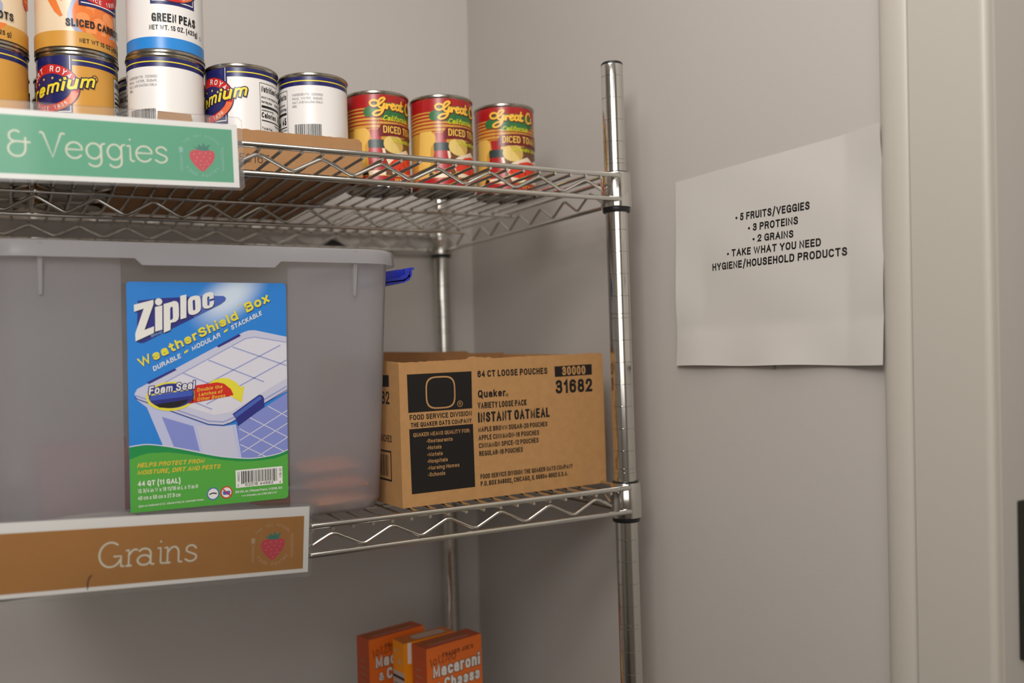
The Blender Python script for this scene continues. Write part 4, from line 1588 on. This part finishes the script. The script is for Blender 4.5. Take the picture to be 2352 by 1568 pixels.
# the heavy rounded letters, drawn one by one up the slope (drawing units mapped onto the label)
_A = np.array([[162, 355, 1], [432, 735, 1], [1240, 405, 1]], float)
_MX = np.linalg.solve(_A, np.array([0.244, 0.900, 3.014]))
_MY = np.linalg.solve(_A, np.array([7.469, 6.446, 7.328]))


def lg(pts, dx=0, dy=0):
    return [(float(np.dot(_MX, (x + dx, y + dy, 1))), float(np.dot(_MY, (x + dx, y + dy, 1)))) for x, y in pts]


def rounded(pts):
    return catmull(pts + pts[:1], 4)[:-1]


def blob(cx, cy, r, n=24):
    return [(cx + r * math.cos(2 * PI * i / n), cy + r * math.sin(2 * PI * i / n)) for i in range(n)]


SOLID = [[(440, 385), (537, 362), (545, 690), (450, 718)], blob(486, 314, 48),
         [(553, 345), (640, 320), (690, 302), (730, 308), (752, 335), (760, 400), (764, 500), (755, 555), (722, 585), (655, 600), (652, 697), (565, 733)],
         [(775, 232), (858, 213), (865, 530), (785, 553)],
         rounded([(880, 300), (905, 255), (960, 232), (1020, 230), (1052, 265), (1062, 400), (1040, 450), (985, 485), (925, 490), (890, 455)]),
         [(1078, 260), (1090, 218), (1120, 195), (1165, 180), (1210, 178), (1236, 205), (1240, 262), (1180, 280), (1176, 245), (1160, 235), (1146, 255), (1152, 360), (1168, 370), (1182, 350), (1182, 308), (1242, 292), (1242, 340), (1222, 382), (1160, 406), (1108, 404), (1084, 372)]]
HOLE = [[(643, 398), (660, 380), (676, 388), (683, 535), (668, 558), (646, 560)], [(945, 300), (960, 284), (976, 288), (986, 408), (974, 432), (954, 426)]]
for p_ in SOLID:
    P.poly(lg(p_, 8, 14), ZSH, 9)
for p_ in SOLID:
    P.poly(lg(p_), ZW, 11)
for p_ in HOLE:
    P.poly(lg(p_), ZN, 13)
P.text('BRAND', 0.817, 6.286, 0.408, 0.085, ZBL, 22.4, 12, 0.0, 0.2)
bold2('WeatherShield', 0.423, 5.196, 3.915, 0.34, 26.3, 0.1, 0.012, -0.02, ZY, ZN, 8, 0.04, 0.03)
bold2('Box', 4.239, 7.163, 0.976, 0.36, 26.1, 0.1, 0.012, -0.02, ZY, ZN, 8, 0.04, 0.03)
P.text('TM', 3.897, 7.381, 0.155, 0.07, ZY, 26.8, 9, 0.01)
for s, x, y, w, a in (('DURABLE', 0.877, 5.053, 1.064, 26.1), ('MODULAR', 2.235, 5.757, 1.141, 26.6), ('STACKABLE', 3.665, 6.508, 1.281, 26.5)):
    P.text(s, x, y, w, 0.165, ZW, a, 9, 0.025, 0.25)
P.poly([(1.947, 5.745), (2.086, 5.824), (2.072, 5.742), (1.94, 5.655)], ZY, 9)
P.poly([(3.379, 6.49), (3.522, 6.572), (3.51, 6.488), (3.373, 6.406)], ZY, 9)
# the pictured box
P.poly([(0.249, 4.071), (2.755, 2.962), (3.296, 2.891), (3.777, 2.93), (3.966, 1.619), (3.28, 1.75), (1.169, 2.25), (0.62, 3.747)], ZBODY, 7)
P.poly([(3.811, 2.892), (5.74, 4.039), (5.74, 1.70), (5.242, 1.5), (3.966, 1.55)], ZPAN, 7)
P.poly([(1.122, 3.377), (2.222, 2.962), (2.44, 2.0), (1.523, 2.25)], ZPAN, 8)
P.poly([(2.35, 2.98), (2.755, 2.94), (3.3, 2.86), (3.62, 2.9), (3.86, 1.68), (3.28, 1.75), (2.55, 1.95)], ZLID, 8)
for (a, b), (c, d) in (((3.9, 2.3), (5.74, 3.35)), ((4.0, 1.85), (5.74, 2.85)), ((4.6, 1.65), (5.74, 2.3)), ((4.3, 3.15), (5.74, 2.3)), ((3.9, 2.75), (5.6, 1.75)), ((5.0, 3.55), (5.74, 3.1)), ((3.92, 2.15), (4.9, 1.6))):
    P.stroke([(a, b), (c, d)], 0.03, ZLID2, 8, caps=False)
P.poly([(0.202, 4.242), (0.30, 4.43), (4.105, 6.429), (4.30, 6.49), (4.526, 6.494), (5.74, 6.222), (5.745, 4.114), (3.78, 3.143), (3.55, 3.0), (3.296, 2.926), (2.756, 2.997), (0.311, 4.068)], ZLID, 9)
P.poly([(0.629, 4.289), (4.171, 6.18), (4.522, 6.23), (5.736, 6.005), (5.745, 4.623), (3.577, 3.403), (2.963, 3.334), (0.628, 4.221)], ZLID2, 10)
P.stroke([(0.25, 4.2), (2.76, 3.12), (3.3, 3.05), (3.7, 3.2), (5.74, 4.3)], 0.05, ZLIN, 11)
P.stroke([(0.24, 4.10), (2.76, 3.0), (3.3, 2.93), (3.75, 3.06), (5.74, 4.16)], 0.025, ZN, 11)
P.stroke([(0.629, 4.289), (4.171, 6.18), (4.522, 6.23), (5.736, 6.005)], 0.035, ZLIN, 11)
for (a, b), (c, d) in (((1.0, 4.47), (2.9, 3.55)), ((1.892, 4.951), (3.9, 4.0)), ((2.793, 5.405), (4.85, 4.5)), ((3.682, 5.872), (5.725, 5.1)), ((1.9, 4.1), (5.5, 5.9)), ((2.7, 3.75), (5.74, 5.32))):
    P.stroke([(a, b), (c, d)], 0.045, ZLIN, 11, caps=False)
P.poly([(3.104, 5.921), (3.931, 6.361), (3.999, 6.289), (3.17, 5.863)], ZN, 12)
P.poly([(0.635, 4.661), (1.602, 5.134), (1.666, 5.077), (0.697, 4.59)], ZN, 12)
P.poly([(3.645, 3.329), (4.66, 4.02), (4.78, 3.98), (4.843, 3.869), (4.853, 3.544), (3.845, 2.854), (3.8, 3.1)], ZN, 12)
P.poly([(3.70, 3.30), (4.68, 3.97), (4.76, 3.86), (3.78, 3.18)], ZNL, 13)
# banner, arrow, foam seal badge
P.poly([(2.179, 4.456), (3.0, 4.56), (3.32, 4.546), (3.591, 4.357), (3.71, 4.033), (2.07, 3.804)], ZRED, 14)
P.poly([(2.779, 4.52), (2.95, 4.64), (3.25, 4.72), (3.55, 4.68), (3.80, 4.52), (3.971, 4.326), (4.097, 4.39), (3.997, 3.756), (3.552, 4.03), (3.70, 4.05), (3.60, 4.28), (3.35, 4.50), (3.1, 4.56)], ZY, 15)
for s, x, y, w in (('Double the', 2.374, 4.239, 0.914), ('Latches of', 2.425, 4.063, 0.86), ('Other Boxes', 2.369, 3.885, 1.018)):
    P.text(s, x, y, w, 0.125, ZYO, 6, 16, 0.02, 0.25)
P.ellipse(1.456, 4.112, 0.86, 0.535, ZY, 14, 44)
P.ellipse(1.47, 4.13, 0.79, 0.455, ZN, 15, 44)
P.poly([(0.72, 3.98), (2.2, 4.10), (2.23, 4.3), (0.75, 4.22)], mat('box_label_foam_blue', (58, 84, 176), 0.5), 16)
P.poly([(0.86, 3.84), (2.06, 3.97), (1.95, 3.84), (1.7, 3.72), (1.4, 3.68), (1.05, 3.72)], INKP, 16)
P.poly([(0.66, 4.16), (2.25, 4.33), (2.25, 4.37), (0.7, 4.22)], ZY, 17)
bold2('Foam Seal', 0.69, 4.20, 1.60, 0.29, 5.9, 0.2, 0.0, 0.0, ZW, ZN, 18, 0.02, 0.22)
# green foot
P.poly([(0.004, 2.335), (0.344, 2.37), (0.659, 2.373), (1.296, 2.256), (1.944, 2.08), (2.939, 1.79), (3.62, 1.648), (4.316, 1.561), (4.883, 1.586), (5.388, 1.66), (5.741, 1.79), (5.741, 0.03), (5.70, -0.05), (5.62, -0.096), (0.004, -0.046)], ZGD, 14)
P.poly([(0.004, 1.896), (0.35, 2.02), (0.654, 2.081), (1.3, 2.06), (1.942, 1.942), (2.6, 1.78), (3.276, 1.607), (3.8, 1.52), (4.314, 1.475), (4.8, 1.48), (5.241, 1.512), (5.741, 1.65), (5.741, 0.03), (5.70, -0.05), (5.62, -0.096), (0.004, -0.046)], ZG, 15)
P.stroke([(0.0, 2.36), (0.344, 2.395), (0.659, 2.398), (1.296, 2.28), (1.944, 2.105), (2.939, 1.815), (3.62, 1.673), (4.316, 1.586), (4.883, 1.61), (5.388, 1.685), (5.74, 1.81)], 0.035, ZLID2, 15, smooth=True, caps=False)
P.text('HELPS PROTECT FROM', 0.255, 1.584, 2.321, 0.16, ZYO, -0.6, 17, 0.02, 0.25)
P.text('MOISTURE, DIRT AND PESTS', 0.256, 1.319, 2.898, 0.16, ZYO, -0.3, 17, 0.02, 0.25)
P.text('44 QT (11 GAL)', 0.265, 0.905, 1.468, 0.185, ZW, -0.6, 17, 0.03)
P.text('15 3/4 in W x 19 11/16 in L x 11 in H', 0.267, 0.654, 2.074, 0.145, ZW, -0.4, 17, 0.0)
P.text('40 cm x 50 cm x 27.9 cm', 0.263, 0.396, 1.462, 0.145, ZW, -0.4, 17, 0.0)
P.text('Ziploc is a trademark of S.C. Johnson & Son, Inc. used under license.', 0.268, 0.137, 2.28, 0.075, ZW, 0.4, 17, 0.0, 0.15)
P.poly([(3.727, 1.173), (5.51, 1.182), (5.519, 0.503), (3.735, 0.496)], ZW, 17)
barcode(P, 3.938, 5.305, 0.63, 1.12, 11, lambda a, b, c, d: P.rect(a, c, b, d, INKP, 18))
P.rect(4.07, 0.5, 5.17, 0.665, ZW, 19)
P.text('62016 44882', 4.089, 0.535, 1.063, 0.115, INKP, 0, 20, 0.01)
P.text('7', 3.785, 0.53, None, 0.09, INKP, 0, 18, 0.01)
P.text('4', 5.39, 0.53, None, 0.09, INKP, 0, 18, 0.01)
P.text('499823', 3.88, 0.73, 0.364, 0.085, INKP, 90, 18, 0.0)
P.text('WSB-SD', 5.475, 0.73, 0.371, 0.085, INKP, 90, 18, 0.0)
P.text('IRIS USA, Inc. | Pleasant Prairie, WI 53158, USA', 3.715, 0.299, 1.784, 0.09, ZW, 0, 17, 0.0)
P.text('www.irisusainc.com | 800.320.4747', 3.942, 0.141, 1.352, 0.08, ZW, 0, 17, 0.0)
P.ellipse(2.892, 0.365, 0.225, 0.235, ZNL, 17, 30)
P.ellipse(2.892, 0.365, 0.185, 0.195, ZW, 18, 30)
P.poly([(2.74, 0.37), (2.89, 0.42), (3.04, 0.38), (3.02, 0.34), (2.88, 0.37), (2.76, 0.33)], INKP, 19)
P.ellipse(3.383, 0.369, 0.225, 0.235, ZRED, 17, 30)
P.ellipse(3.383, 0.369, 0.180, 0.190, ZW, 18, 30)
P.poly([(3.26, 0.28), (3.51, 0.28), (3.53, 0.42), (3.24, 0.42)], ZNL, 19)
P.stroke([(3.26, 0.50), (3.51, 0.24)], 0.045, ZRED, 20, caps=False)
o = P.build('product_label', bin_, smooth=0)
o['label'] = 'blue and green printed product label'

# what is inside the bin, dimly seen through the plastic
POUCH = [mat('pouch_tan', (214, 150, 96), 0.4), mat('pouch_brown', (186, 112, 66), 0.4), mat('pouch_white', (214, 206, 196), 0.4), mat('pouch_red', (128, 74, 68), 0.4), mat('pouch_blue', (66, 86, 140), 0.4)]


def pouch(x, y, z, sx, sy, rx, rz, m, label):
    mb = MB()
    n, q = 8, 6
    v = []
    for top_ in (1, -1):
        for i in range(n + 1):
            for j in range(q + 1):
                a, b = i / n * 2 - 1, j / q * 2 - 1
                h = 0.32 * (1 - a ** 4) * (1 - b ** 2) + 0.015
                v.append((a * sx / 2, b * sy / 2, top_ * h))
    f = []
    N = (n + 1) * (q + 1)
    for i in range(n):
        for j in range(q):
            a = i * (q + 1) + j
            f.append((a, a + q + 1, a + q + 2, a + 1))
            f.append((N + a + 1, N + a + q + 2, N + a + q + 1, N + a))
    per = [j for j in range(q + 1)] + [i * (q + 1) + q for i in range(1, n + 1)] + [n * (q + 1) + j for j in range(q - 1, -1, -1)] + [i * (q + 1) for i in range(n - 1, 0, -1)]
    for a, b in zip(per, per[1:] + per[:1]):
        f.append((a, b, N + b, N + a))
    mb.raw(v, f, m)
    o = mb.build('snack_pouch', None, smooth=60)
    o.location = W(x, y, z)
    o.rotation_euler = (rx, 0, rz)
    o['label'] = label
    o['category'] = 'pouch'
    o['group'] = 'pouches inside the bin'
    return o


ib = BD + 0.12
PL = 'small snack pouch dimly seen through the frosted wall in the bin lower right corner'
for i, (x, y, z, rx, rz, c) in enumerate(((-12.6, 2.95, 0.35, 0.0, 0.2, 0), (-14.4, 4.4, 0.35, 0.0, -0.3, 1), (-12.6, 5.4, 0.35, 0.0, 0.1, 2), (-12.7, 2.95, 1.05, 0.05, -0.2, 1), (-14.2, 4.9, 1.1, -0.05, 0.3, 3), (-12.8, 5.2, 1.1, 0.0, 0.0, 0), (-13.0, 3.1, 1.75, 0.08, 0.15, 1))):
    pouch(x, y, ib + z, 2.6, 1.9, rx, rz, POUCH[c], PL)
pouch(-21.9, 3.3, ib + 0.4, 3.4, 1.9, 0.0, 0.12, POUCH[2], 'pale pouch lying low at the left inside the bin')
pouch(-21.9, 5.2, ib + 1.9, 3.4, 3.2, 1.0, 0.1, POUCH[3], 'dark reddish pouch leaning at the left inside the bin')


# ------------------------------------------------------------------ oatmeal carton
p0 = Vector((-10.28, 1.40, BD))
yaw = math.atan2(0.52, 10.58)
CW, CD, CH = 10.59, 9.2, 6.05
ct = thing('oatmeal_carton', tuple(p0), 'open brown cardboard carton with black oatmeal printing beside the bin', 'carton', None, yaw)
P = Print(lambda u, v, l: (u, -0.0025 * l, v))
tk = 0.16
rnd = random.Random(3)
ftop = [(0.0, CH - 0.06), (0.10, CH - 0.01)]
for i in range(1, 80):
    x = CW * i / 80
    z = CH - 0.03 + 0.15 * (x / CW) + 0.03 * (rnd.random() - 0.5)
    if 3.2 < x < 4.4:
        z += 0.05 * rnd.random() + (0.07 if 3.4 < x < 3.7 else 0.03)
    ftop.append((x, z))
ftop += [(CW - 0.1, CH + 0.10), (CW, CH + 0.02)]
wall_sheet(P, ftop, 0, tk, KRAFT)
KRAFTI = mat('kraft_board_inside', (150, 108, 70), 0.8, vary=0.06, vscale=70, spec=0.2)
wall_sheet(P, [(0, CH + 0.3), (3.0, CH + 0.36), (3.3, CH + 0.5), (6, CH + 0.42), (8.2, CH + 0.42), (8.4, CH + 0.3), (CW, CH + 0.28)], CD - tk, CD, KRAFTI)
wall_sheet(P, [(tk, CH - 0.03), (1, CH + 0.02), (3, CH + 0.08), (CD - tk, CH + 0.3)], 0, tk, KRAFT, axis='y')
wall_sheet(P, [(tk, CH + 0.05), (CD - tk, CH + 0.2)], CW - tk, CW, KRAFT, axis='y')
P.box(0.02, CW - 0.02, 0.02, CD - 0.02, 0, tk, KRAFT)
TAN = KRAFT
P.poly([(0.363, 5.523), (3.437, 5.548), (3.42, 3.945), (0.378, 3.928)], INK, 1)
P.poly([(0.396, 3.244), (3.435, 3.27), (3.451, 0.541), (0.436, 0.542)], INK, 1)
P.poly([(7.803, 5.607), (9.933, 5.65), (9.933, 5.152), (7.815, 5.122)], INK, 1)
# rounded badge outline (the figure inside it is left out)
fx, fy, fr_ = 1.91, 4.71, 0.68


def squircle(cx, cy, rx, ry, n=48):
    out = []
    for i in range(n):
        a = 2 * PI * i / n
        c, q = math.cos(a), math.sin(a)
        out.append((cx + rx * math.copysign(abs(c) ** 0.55, c), cy + ry * math.copysign(abs(q) ** 0.55, q)))
    return out


P.poly(squircle(fx, fy, 0.71, 0.69), TAN, 2)
P.poly(squircle(fx, fy, 0.645, 0.625), INK, 3)
P.ring(2.826, 4.175, 0.135, 0.135, 0.024, TAN, 2, 28)
P.text('R', 2.826, 4.115, None, 0.125, TAN, 0, 2, 0.01, align='C')
P.ring(5.205, 4.432, 0.07, 0.07, 0.03, INK, 2, 18)
for s, x, y, w, h, c in (
    ('64 CT LOOSE POUCHES', 3.732, 5.271, 3.672, 0.29, 'k'), ('30000', 8.222, 5.185, 1.336, 0.40, 't'), ('31682', 7.829, 4.355, 2.098, 0.622, 'k'),
    ('Quaker', 3.723, 4.377, 1.417, 0.33, 'k'), ('VARIETY LOOSE PACK', 3.695, 3.904, 2.529, 0.271, 'k'), ('INSTANT OATMEAL', 3.691, 3.301, 3.766, 0.439, 'k'),
    ('MAPLE BROWN SUGAR-20 POUCHES', 3.688, 2.89, 3.625, 0.217, 'k'), ('APPLE CINNAMON-16 POUCHES', 3.692, 2.533, 3.152, 0.217, 'k'),
    ('CINNAMON SPICE-12 POUCHES', 3.691, 2.19, 3.11, 0.217, 'k'), ('REGULAR-16 POUCHES', 3.701, 1.842, 2.245, 0.217, 'k'),
    ('FOOD SERVICE DIVISION THE QUAKER OATS COMPANY', 3.728, 0.85, 4.924, 0.203, 'k'), ('P.O. BOX 049002, CHICAGO, IL 60604-9002 U.S.A.', 3.728, 0.537, 4.641, 0.21, 'k'),
    ('FOOD SERVICE DIVISION', 0.434, 3.615, 2.958, 0.217, 'k'), ('THE QUAKER OATS COMPANY', 0.47, 3.313, 2.901, 0.194, 'k'), ('QUAKER MEANS QUALITY FOR:', 0.574, 2.908, 2.701, 0.162, 't'),
    ('•Restaurants', 1.182, 2.615, 1.229, 0.165, 't'), ('•Hotels', 1.188, 2.33, 0.681, 0.165, 't'), ('•Motels', 1.189, 2.045, 0.734, 0.165, 't'), ('•Hospitals', 1.19, 1.765, 0.962, 0.165, 't'),
        ('•Nursing Homes', 1.196, 1.48, 1.51, 0.165, 't'), ('•Schools', 1.203, 1.2, 0.808, 0.165, 't')):
    big = s in ('INSTANT OATMEAL', '31682', '64 CT LOOSE POUCHES', 'Quaker', '30000')
    P.text(s, x, y, w, h, INK if c == 'k' else TAN, 0.2, 2, 0.032 if big else (0.024 if c == 'k' else 0.012))
# printing on the short left side (d runs back from the front corner)
Q = Print(lambda d, v, l: (-0.0025 * l, d, v))


def side_text(s, d0, v, w, h, bold=0.02):
    # runs from the back of the carton towards the front corner
    for vv_, ff_ in type_line(s, w / h, 0.13 + 2.4 * bold)[0]:
        Q.flat([(d0 + w - p[0] * h, v + p[1] * h) for p in vv_], ff_, INK, 1)


Q.raw([(-0.0025, d, v) for d, v in ((1.03, 5.01), (1.03, 5.51), (3.2, 5.51), (3.2, 5.01))], [(0, 1, 2, 3)], INK)
side_text('31682', 1.03, 4.27, 2.1, 0.55)
side_text('64 CT LOOSE POUCHES', 0.91, 2.66, 3.7, 0.30)
for a, b, c, d in ((1.0, 1.08, 1.0, 2.3), (4.2, 4.28, 1.0, 2.3), (1.0, 4.28, 2.22, 2.3), (1.0, 4.28, 1.0, 1.08)):
    Q.raw([(-0.0025, y, z) for y, z in ((a, c), (a, d), (b, d), (b, c))], [(0, 1, 2, 3)], INK)
for i in range(30):
    a = 1.3 + i * 0.095
    Q.raw([(-0.0025, y, z) for y, z in ((a, 1.2), (a, 2.1), (a + 0.03 + 0.02 * (i % 3), 2.1), (a + 0.03 + 0.02 * (i % 3), 1.2))], [(0, 1, 2, 3)], INK)
P.raw(Q.v, Q.f, INK)
P.build('carton_board', ct, smooth=0)


# ------------------------------------------------------------------ boxed macaroni on the shelf below
MO = mat('macaroni_orange', (222, 106, 34), 0.4)
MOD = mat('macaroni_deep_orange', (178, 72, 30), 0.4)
MY = mat('macaroni_amber', (232, 140, 22), 0.4)
MG = mat('macaroni_grey', (176, 164, 158), 0.5)
MW = mat('macaroni_white', (224, 216, 208), 0.45)
MOUT = mat('macaroni_outline', (112, 66, 28), 0.5)
MB_D = DECK + HB
MB_H = -26.75 - MB_D


def mac_box(x, y, rz, w, d, h, kind, label):
    t = thing('macaroni_box', (x, y, MB_D), label, 'box', 'macaroni boxes on the bottom shelf', rz)
    body = MO if kind == 'a' else MY
    F = Print(lambda u, v, l: (u, -0.002 * l, v))
    F.box(0, w, 0, d, 0, h, body)
    T = Print(lambda u, v, l: (u, v, h + 0.002 * l))
    L = Print(lambda u, v, l: (-0.002 * l, d - u, v))
    if kind == 'a':
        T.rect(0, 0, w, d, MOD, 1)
        T.rect(0.15, d * 0.50, w - 0.5, d * 0.72, mat('macaroni_brown', (142, 92, 44), 0.5), 2)
        T.text('MACARONI & CHEESE', 0.4, d * 0.22, w * 0.72, 0.16, MG, 0, 2, 0.02)
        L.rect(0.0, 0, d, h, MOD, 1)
        for i in range(9):
            L.rect(0.25, h - 1.2 - i * 0.34, 0.25 + 0.45 + 0.12 * (i % 3), h - 1.12 - i * 0.34, mat('macaroni_side_print', (158, 104, 80), 0.5), 2)
        F.text("TRADER JOE'S", 0.95, h - 0.62, 1.95, 0.2, INKP, 1, 2, 0.02)
        hw_ = [[(0.22, h - 0.55), (0.3, h - 0.95)], arc(0.5, h - 0.74, 0.09, 0.14, 0, 360, 14), [(0.72, h - 0.45), (0.78, h - 1.05)],
               [(0.86, h - 0.55), (1.02, h - 0.5), (1.0, h - 0.7), (0.86, h - 0.86), (1.08, h - 0.86)], [(1.16, h - 0.85), (1.24, h - 0.5), (1.32, h - 0.85)], [(1.40, h - 0.55), (1.40, h - 0.95), (1.5, h - 0.6)], arc(1.66, h - 0.72, 0.1, 0.16, 0, 360, 14)]
        for ln in hw_:
            F.stroke(ln, 0.035, INKP, 3)
        for s, x_, v_, w_, h_ in (('Macaroni', 0.36, h - 1.52, 2.95, 0.62), ('&', 0.55, h - 2.2, 0.30, 0.42), ('Cheese', 1.02, h - 2.22, 2.25, 0.58)):
            F.text(s, x_, v_, w_, h_, MOUT, 0, 2, 0.035, grow=0.12)
            F.text(s, x_, v_, w_, h_, MW, 0, 4, 0.035)
        F.ellipse(2.3, h - 3.0, 1.0, 0.62, LYEL, 2, 36)
        F.ellipse(1.2, h - 3.3, 0.7, 0.5, TGOLDL, 3, 30)
    else:
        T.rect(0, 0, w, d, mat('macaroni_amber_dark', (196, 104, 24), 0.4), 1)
        T.poly([(a * 0.5 + w * 0.58, b * 0.5 + d * 0.52) for a, b in squircle(0, 0, w * 0.62, d * 0.62)], MG, 2)
        T.poly([(a * 0.5 + w * 0.58, b * 0.5 + d * 0.52) for a, b in squircle(0, 0, w * 0.5, d * 0.25)], mat('macaroni_peach', (196, 150, 122), 0.5), 3)
        L.rect(0, 0, d, h - 1.5, MG, 1)
        L.rect(0, h - 1.85, d, h - 1.72, INKP, 2)
        for i in range(14):
            L.rect(0.12, h - 2.15 - i * 0.24, d - 0.15 - 0.2 * (i % 3), h - 2.09 - i * 0.24, mat('macaroni_print_grey', (110, 92, 84), 0.5), 2)
        L.ellipse(0.3, h - 0.5, 0.09, 0.12, MG, 2, 12)
        L.ellipse(0.65, h - 1.0, 0.09, 0.12, MG, 2, 12)
        F.rect(0.22, h - 1.05, 0.44, h - 0.02, MW, 1)
        F.text('Macaroni', 0.5, h - 1.8, 2.3, 0.5, MW, 0, 2, 0.04)
    for pr in (T, L):
        k = len(F.v)
        F.v += pr.v
        ids = [F.mi(m) for m in pr.mats]
        for fc, mi_ in zip(pr.f, pr.m):
            F.f.append(tuple(j + k for j in fc))
            F.m.append(ids[mi_])
    F.build('printed_carton', t, smooth=0)
    return t


mac_box(-8.78, 10.3, 0.225, 3.44, 1.15, MB_H, 'a', 'orange macaroni and cheese box at the back left of the three')
mac_box(-7.52, 8.75, 0.150, 3.05, 1.10, MB_H, 'b', 'amber macaroni box with a grey nutrition side, in the middle of the three')
mac_box(-6.90, 7.35, 0.210, 3.44, 1.22, MB_H, 'a', 'orange macaroni and cheese box with a handwritten date, frontmost of the three')


# ------------------------------------------------------------------ black tag in the rear truss
tg = MB()
yb_ = YR + 0.35
tri = [(-7.85, -5.72), (-5.8, -5.68), (-6.45, -5.25), (-6.72, -5.1), (-6.98, -5.1), (-7.25, -5.3)]
n = len(tri)
tg.raw([(x, yb_ - 0.05, z) for x, z in tri] + [(x, yb_ + 0.05, z) for x, z in tri], [tuple(range(n)), tuple(reversed(range(n, 2 * n)))] + [((i + 1) % n, i, i + n, (i + 1) % n + n) for i in range(n)], BLACKP)
t = tg.build('shelf_tag', None, smooth=0, origin=(-6.8, yb_, -5.5))
t.location = W(-6.8, yb_, -5.5)
t['label'] = 'small black triangular piece behind the rear rail of the top shelf'
t['category'] = 'tag'


# ------------------------------------------------------------------ paper notice on the right wall
NW_, NH_ = 11.45, 8.45
nt_ = thing('paper_notice', (RIGHT, wy(-0.86, -13.25), -13.25), 'white paper notice with black bulleted text taped to the right wall', 'notice')


def bulge(u, v):
    a, b = u / NW_, v / NH_
    w = 0.035 + 0.05 * math.sin(PI * a) * (0.4 + 0.6 * math.sin(PI * b))
    w += 0.16 * max(0, 1 - b * 5) * (0.4 + 0.6 * math.sin(a * PI * 2.3 + 0.6) ** 2)
    w += 0.14 * max(0, 1 - a * 6) * math.sin(PI * min(1, b * 1.2)) ** 2
    w += 0.20 * max(0, (a - 0.85) / 0.15) * (0.35 + 0.65 * math.sin(PI * (b * 1.4 + 0.1)) ** 2)
    w += 0.02 * math.sin(a * 9 + b * 5) * math.sin(b * 7)
    return max(w * 1.5, 0.02)


def nmap(u, v, l):
    # u runs towards the camera, v up; small sag along the top edge
    return (-bulge(u, v) - 0.002 * l, -u + LEAN * v, v + 0.0)


P = Print(nmap)
nx, ny = 60, 40
vv, ff = [], []
for i in range(nx + 1):
    for j in range(ny + 1):
        u = NW_ * i / nx
        b = j / ny
        lo = 0.02 * math.sin(u * 1.1)
        hi = NH_ + 0.0 * u
        vv.append((u + 0.13 * (1 - i / nx) ** 6 * math.sin(PI * min(1, b * 1.25)), lo + (hi - lo) * b))
for i in range(nx):
    for j in range(ny):
        a = i * (ny + 1) + j
        ff.append((a, a + ny + 1, a + ny + 2, a + 1))
fr3 = [nmap(a, b, 0) for a, b in vv]
P.raw(fr3 + [(x + 0.006, y, z) for x, y, z in fr3], ff + [tuple(k + len(vv) for k in reversed(q)) for q in ff], PAPER)
nP = Print(nmap, maxe=0.3)
for s, u, v, w, h, a in (('• 5 FRUITS/VEGGIES', 3.95, 6.09, 4.073, 0.312, -1.77), ('• 3 PROTEINS', 4.68, 5.56, 2.734, 0.307, -1.57), ('• 2 GRAINS', 4.94, 5.08, 2.222, 0.297, -2.1), ('• TAKE WHAT YOU NEED', 3.43, 4.63, 5.102, 0.307, -1.47), ('HYGIENE/HOUSEHOLD PRODUCTS', 2.48, 4.13, 7.256, 0.314, -0.91)):
    nP.text(s, u, v, w, h, INKP, a, 2, 0.035)
k = len(P.v)
P.raw(nP.v, nP.f, INKP)
P.build('printed_sheet', nt_, smooth=60)
mb = MB()
mb.box(-0.05, -0.03, -6.02, -5.9, -0.16, 0.12, mat_film('clear_tape', 0.93, 0.25))
mb.build('tape', nt_, smooth=0)
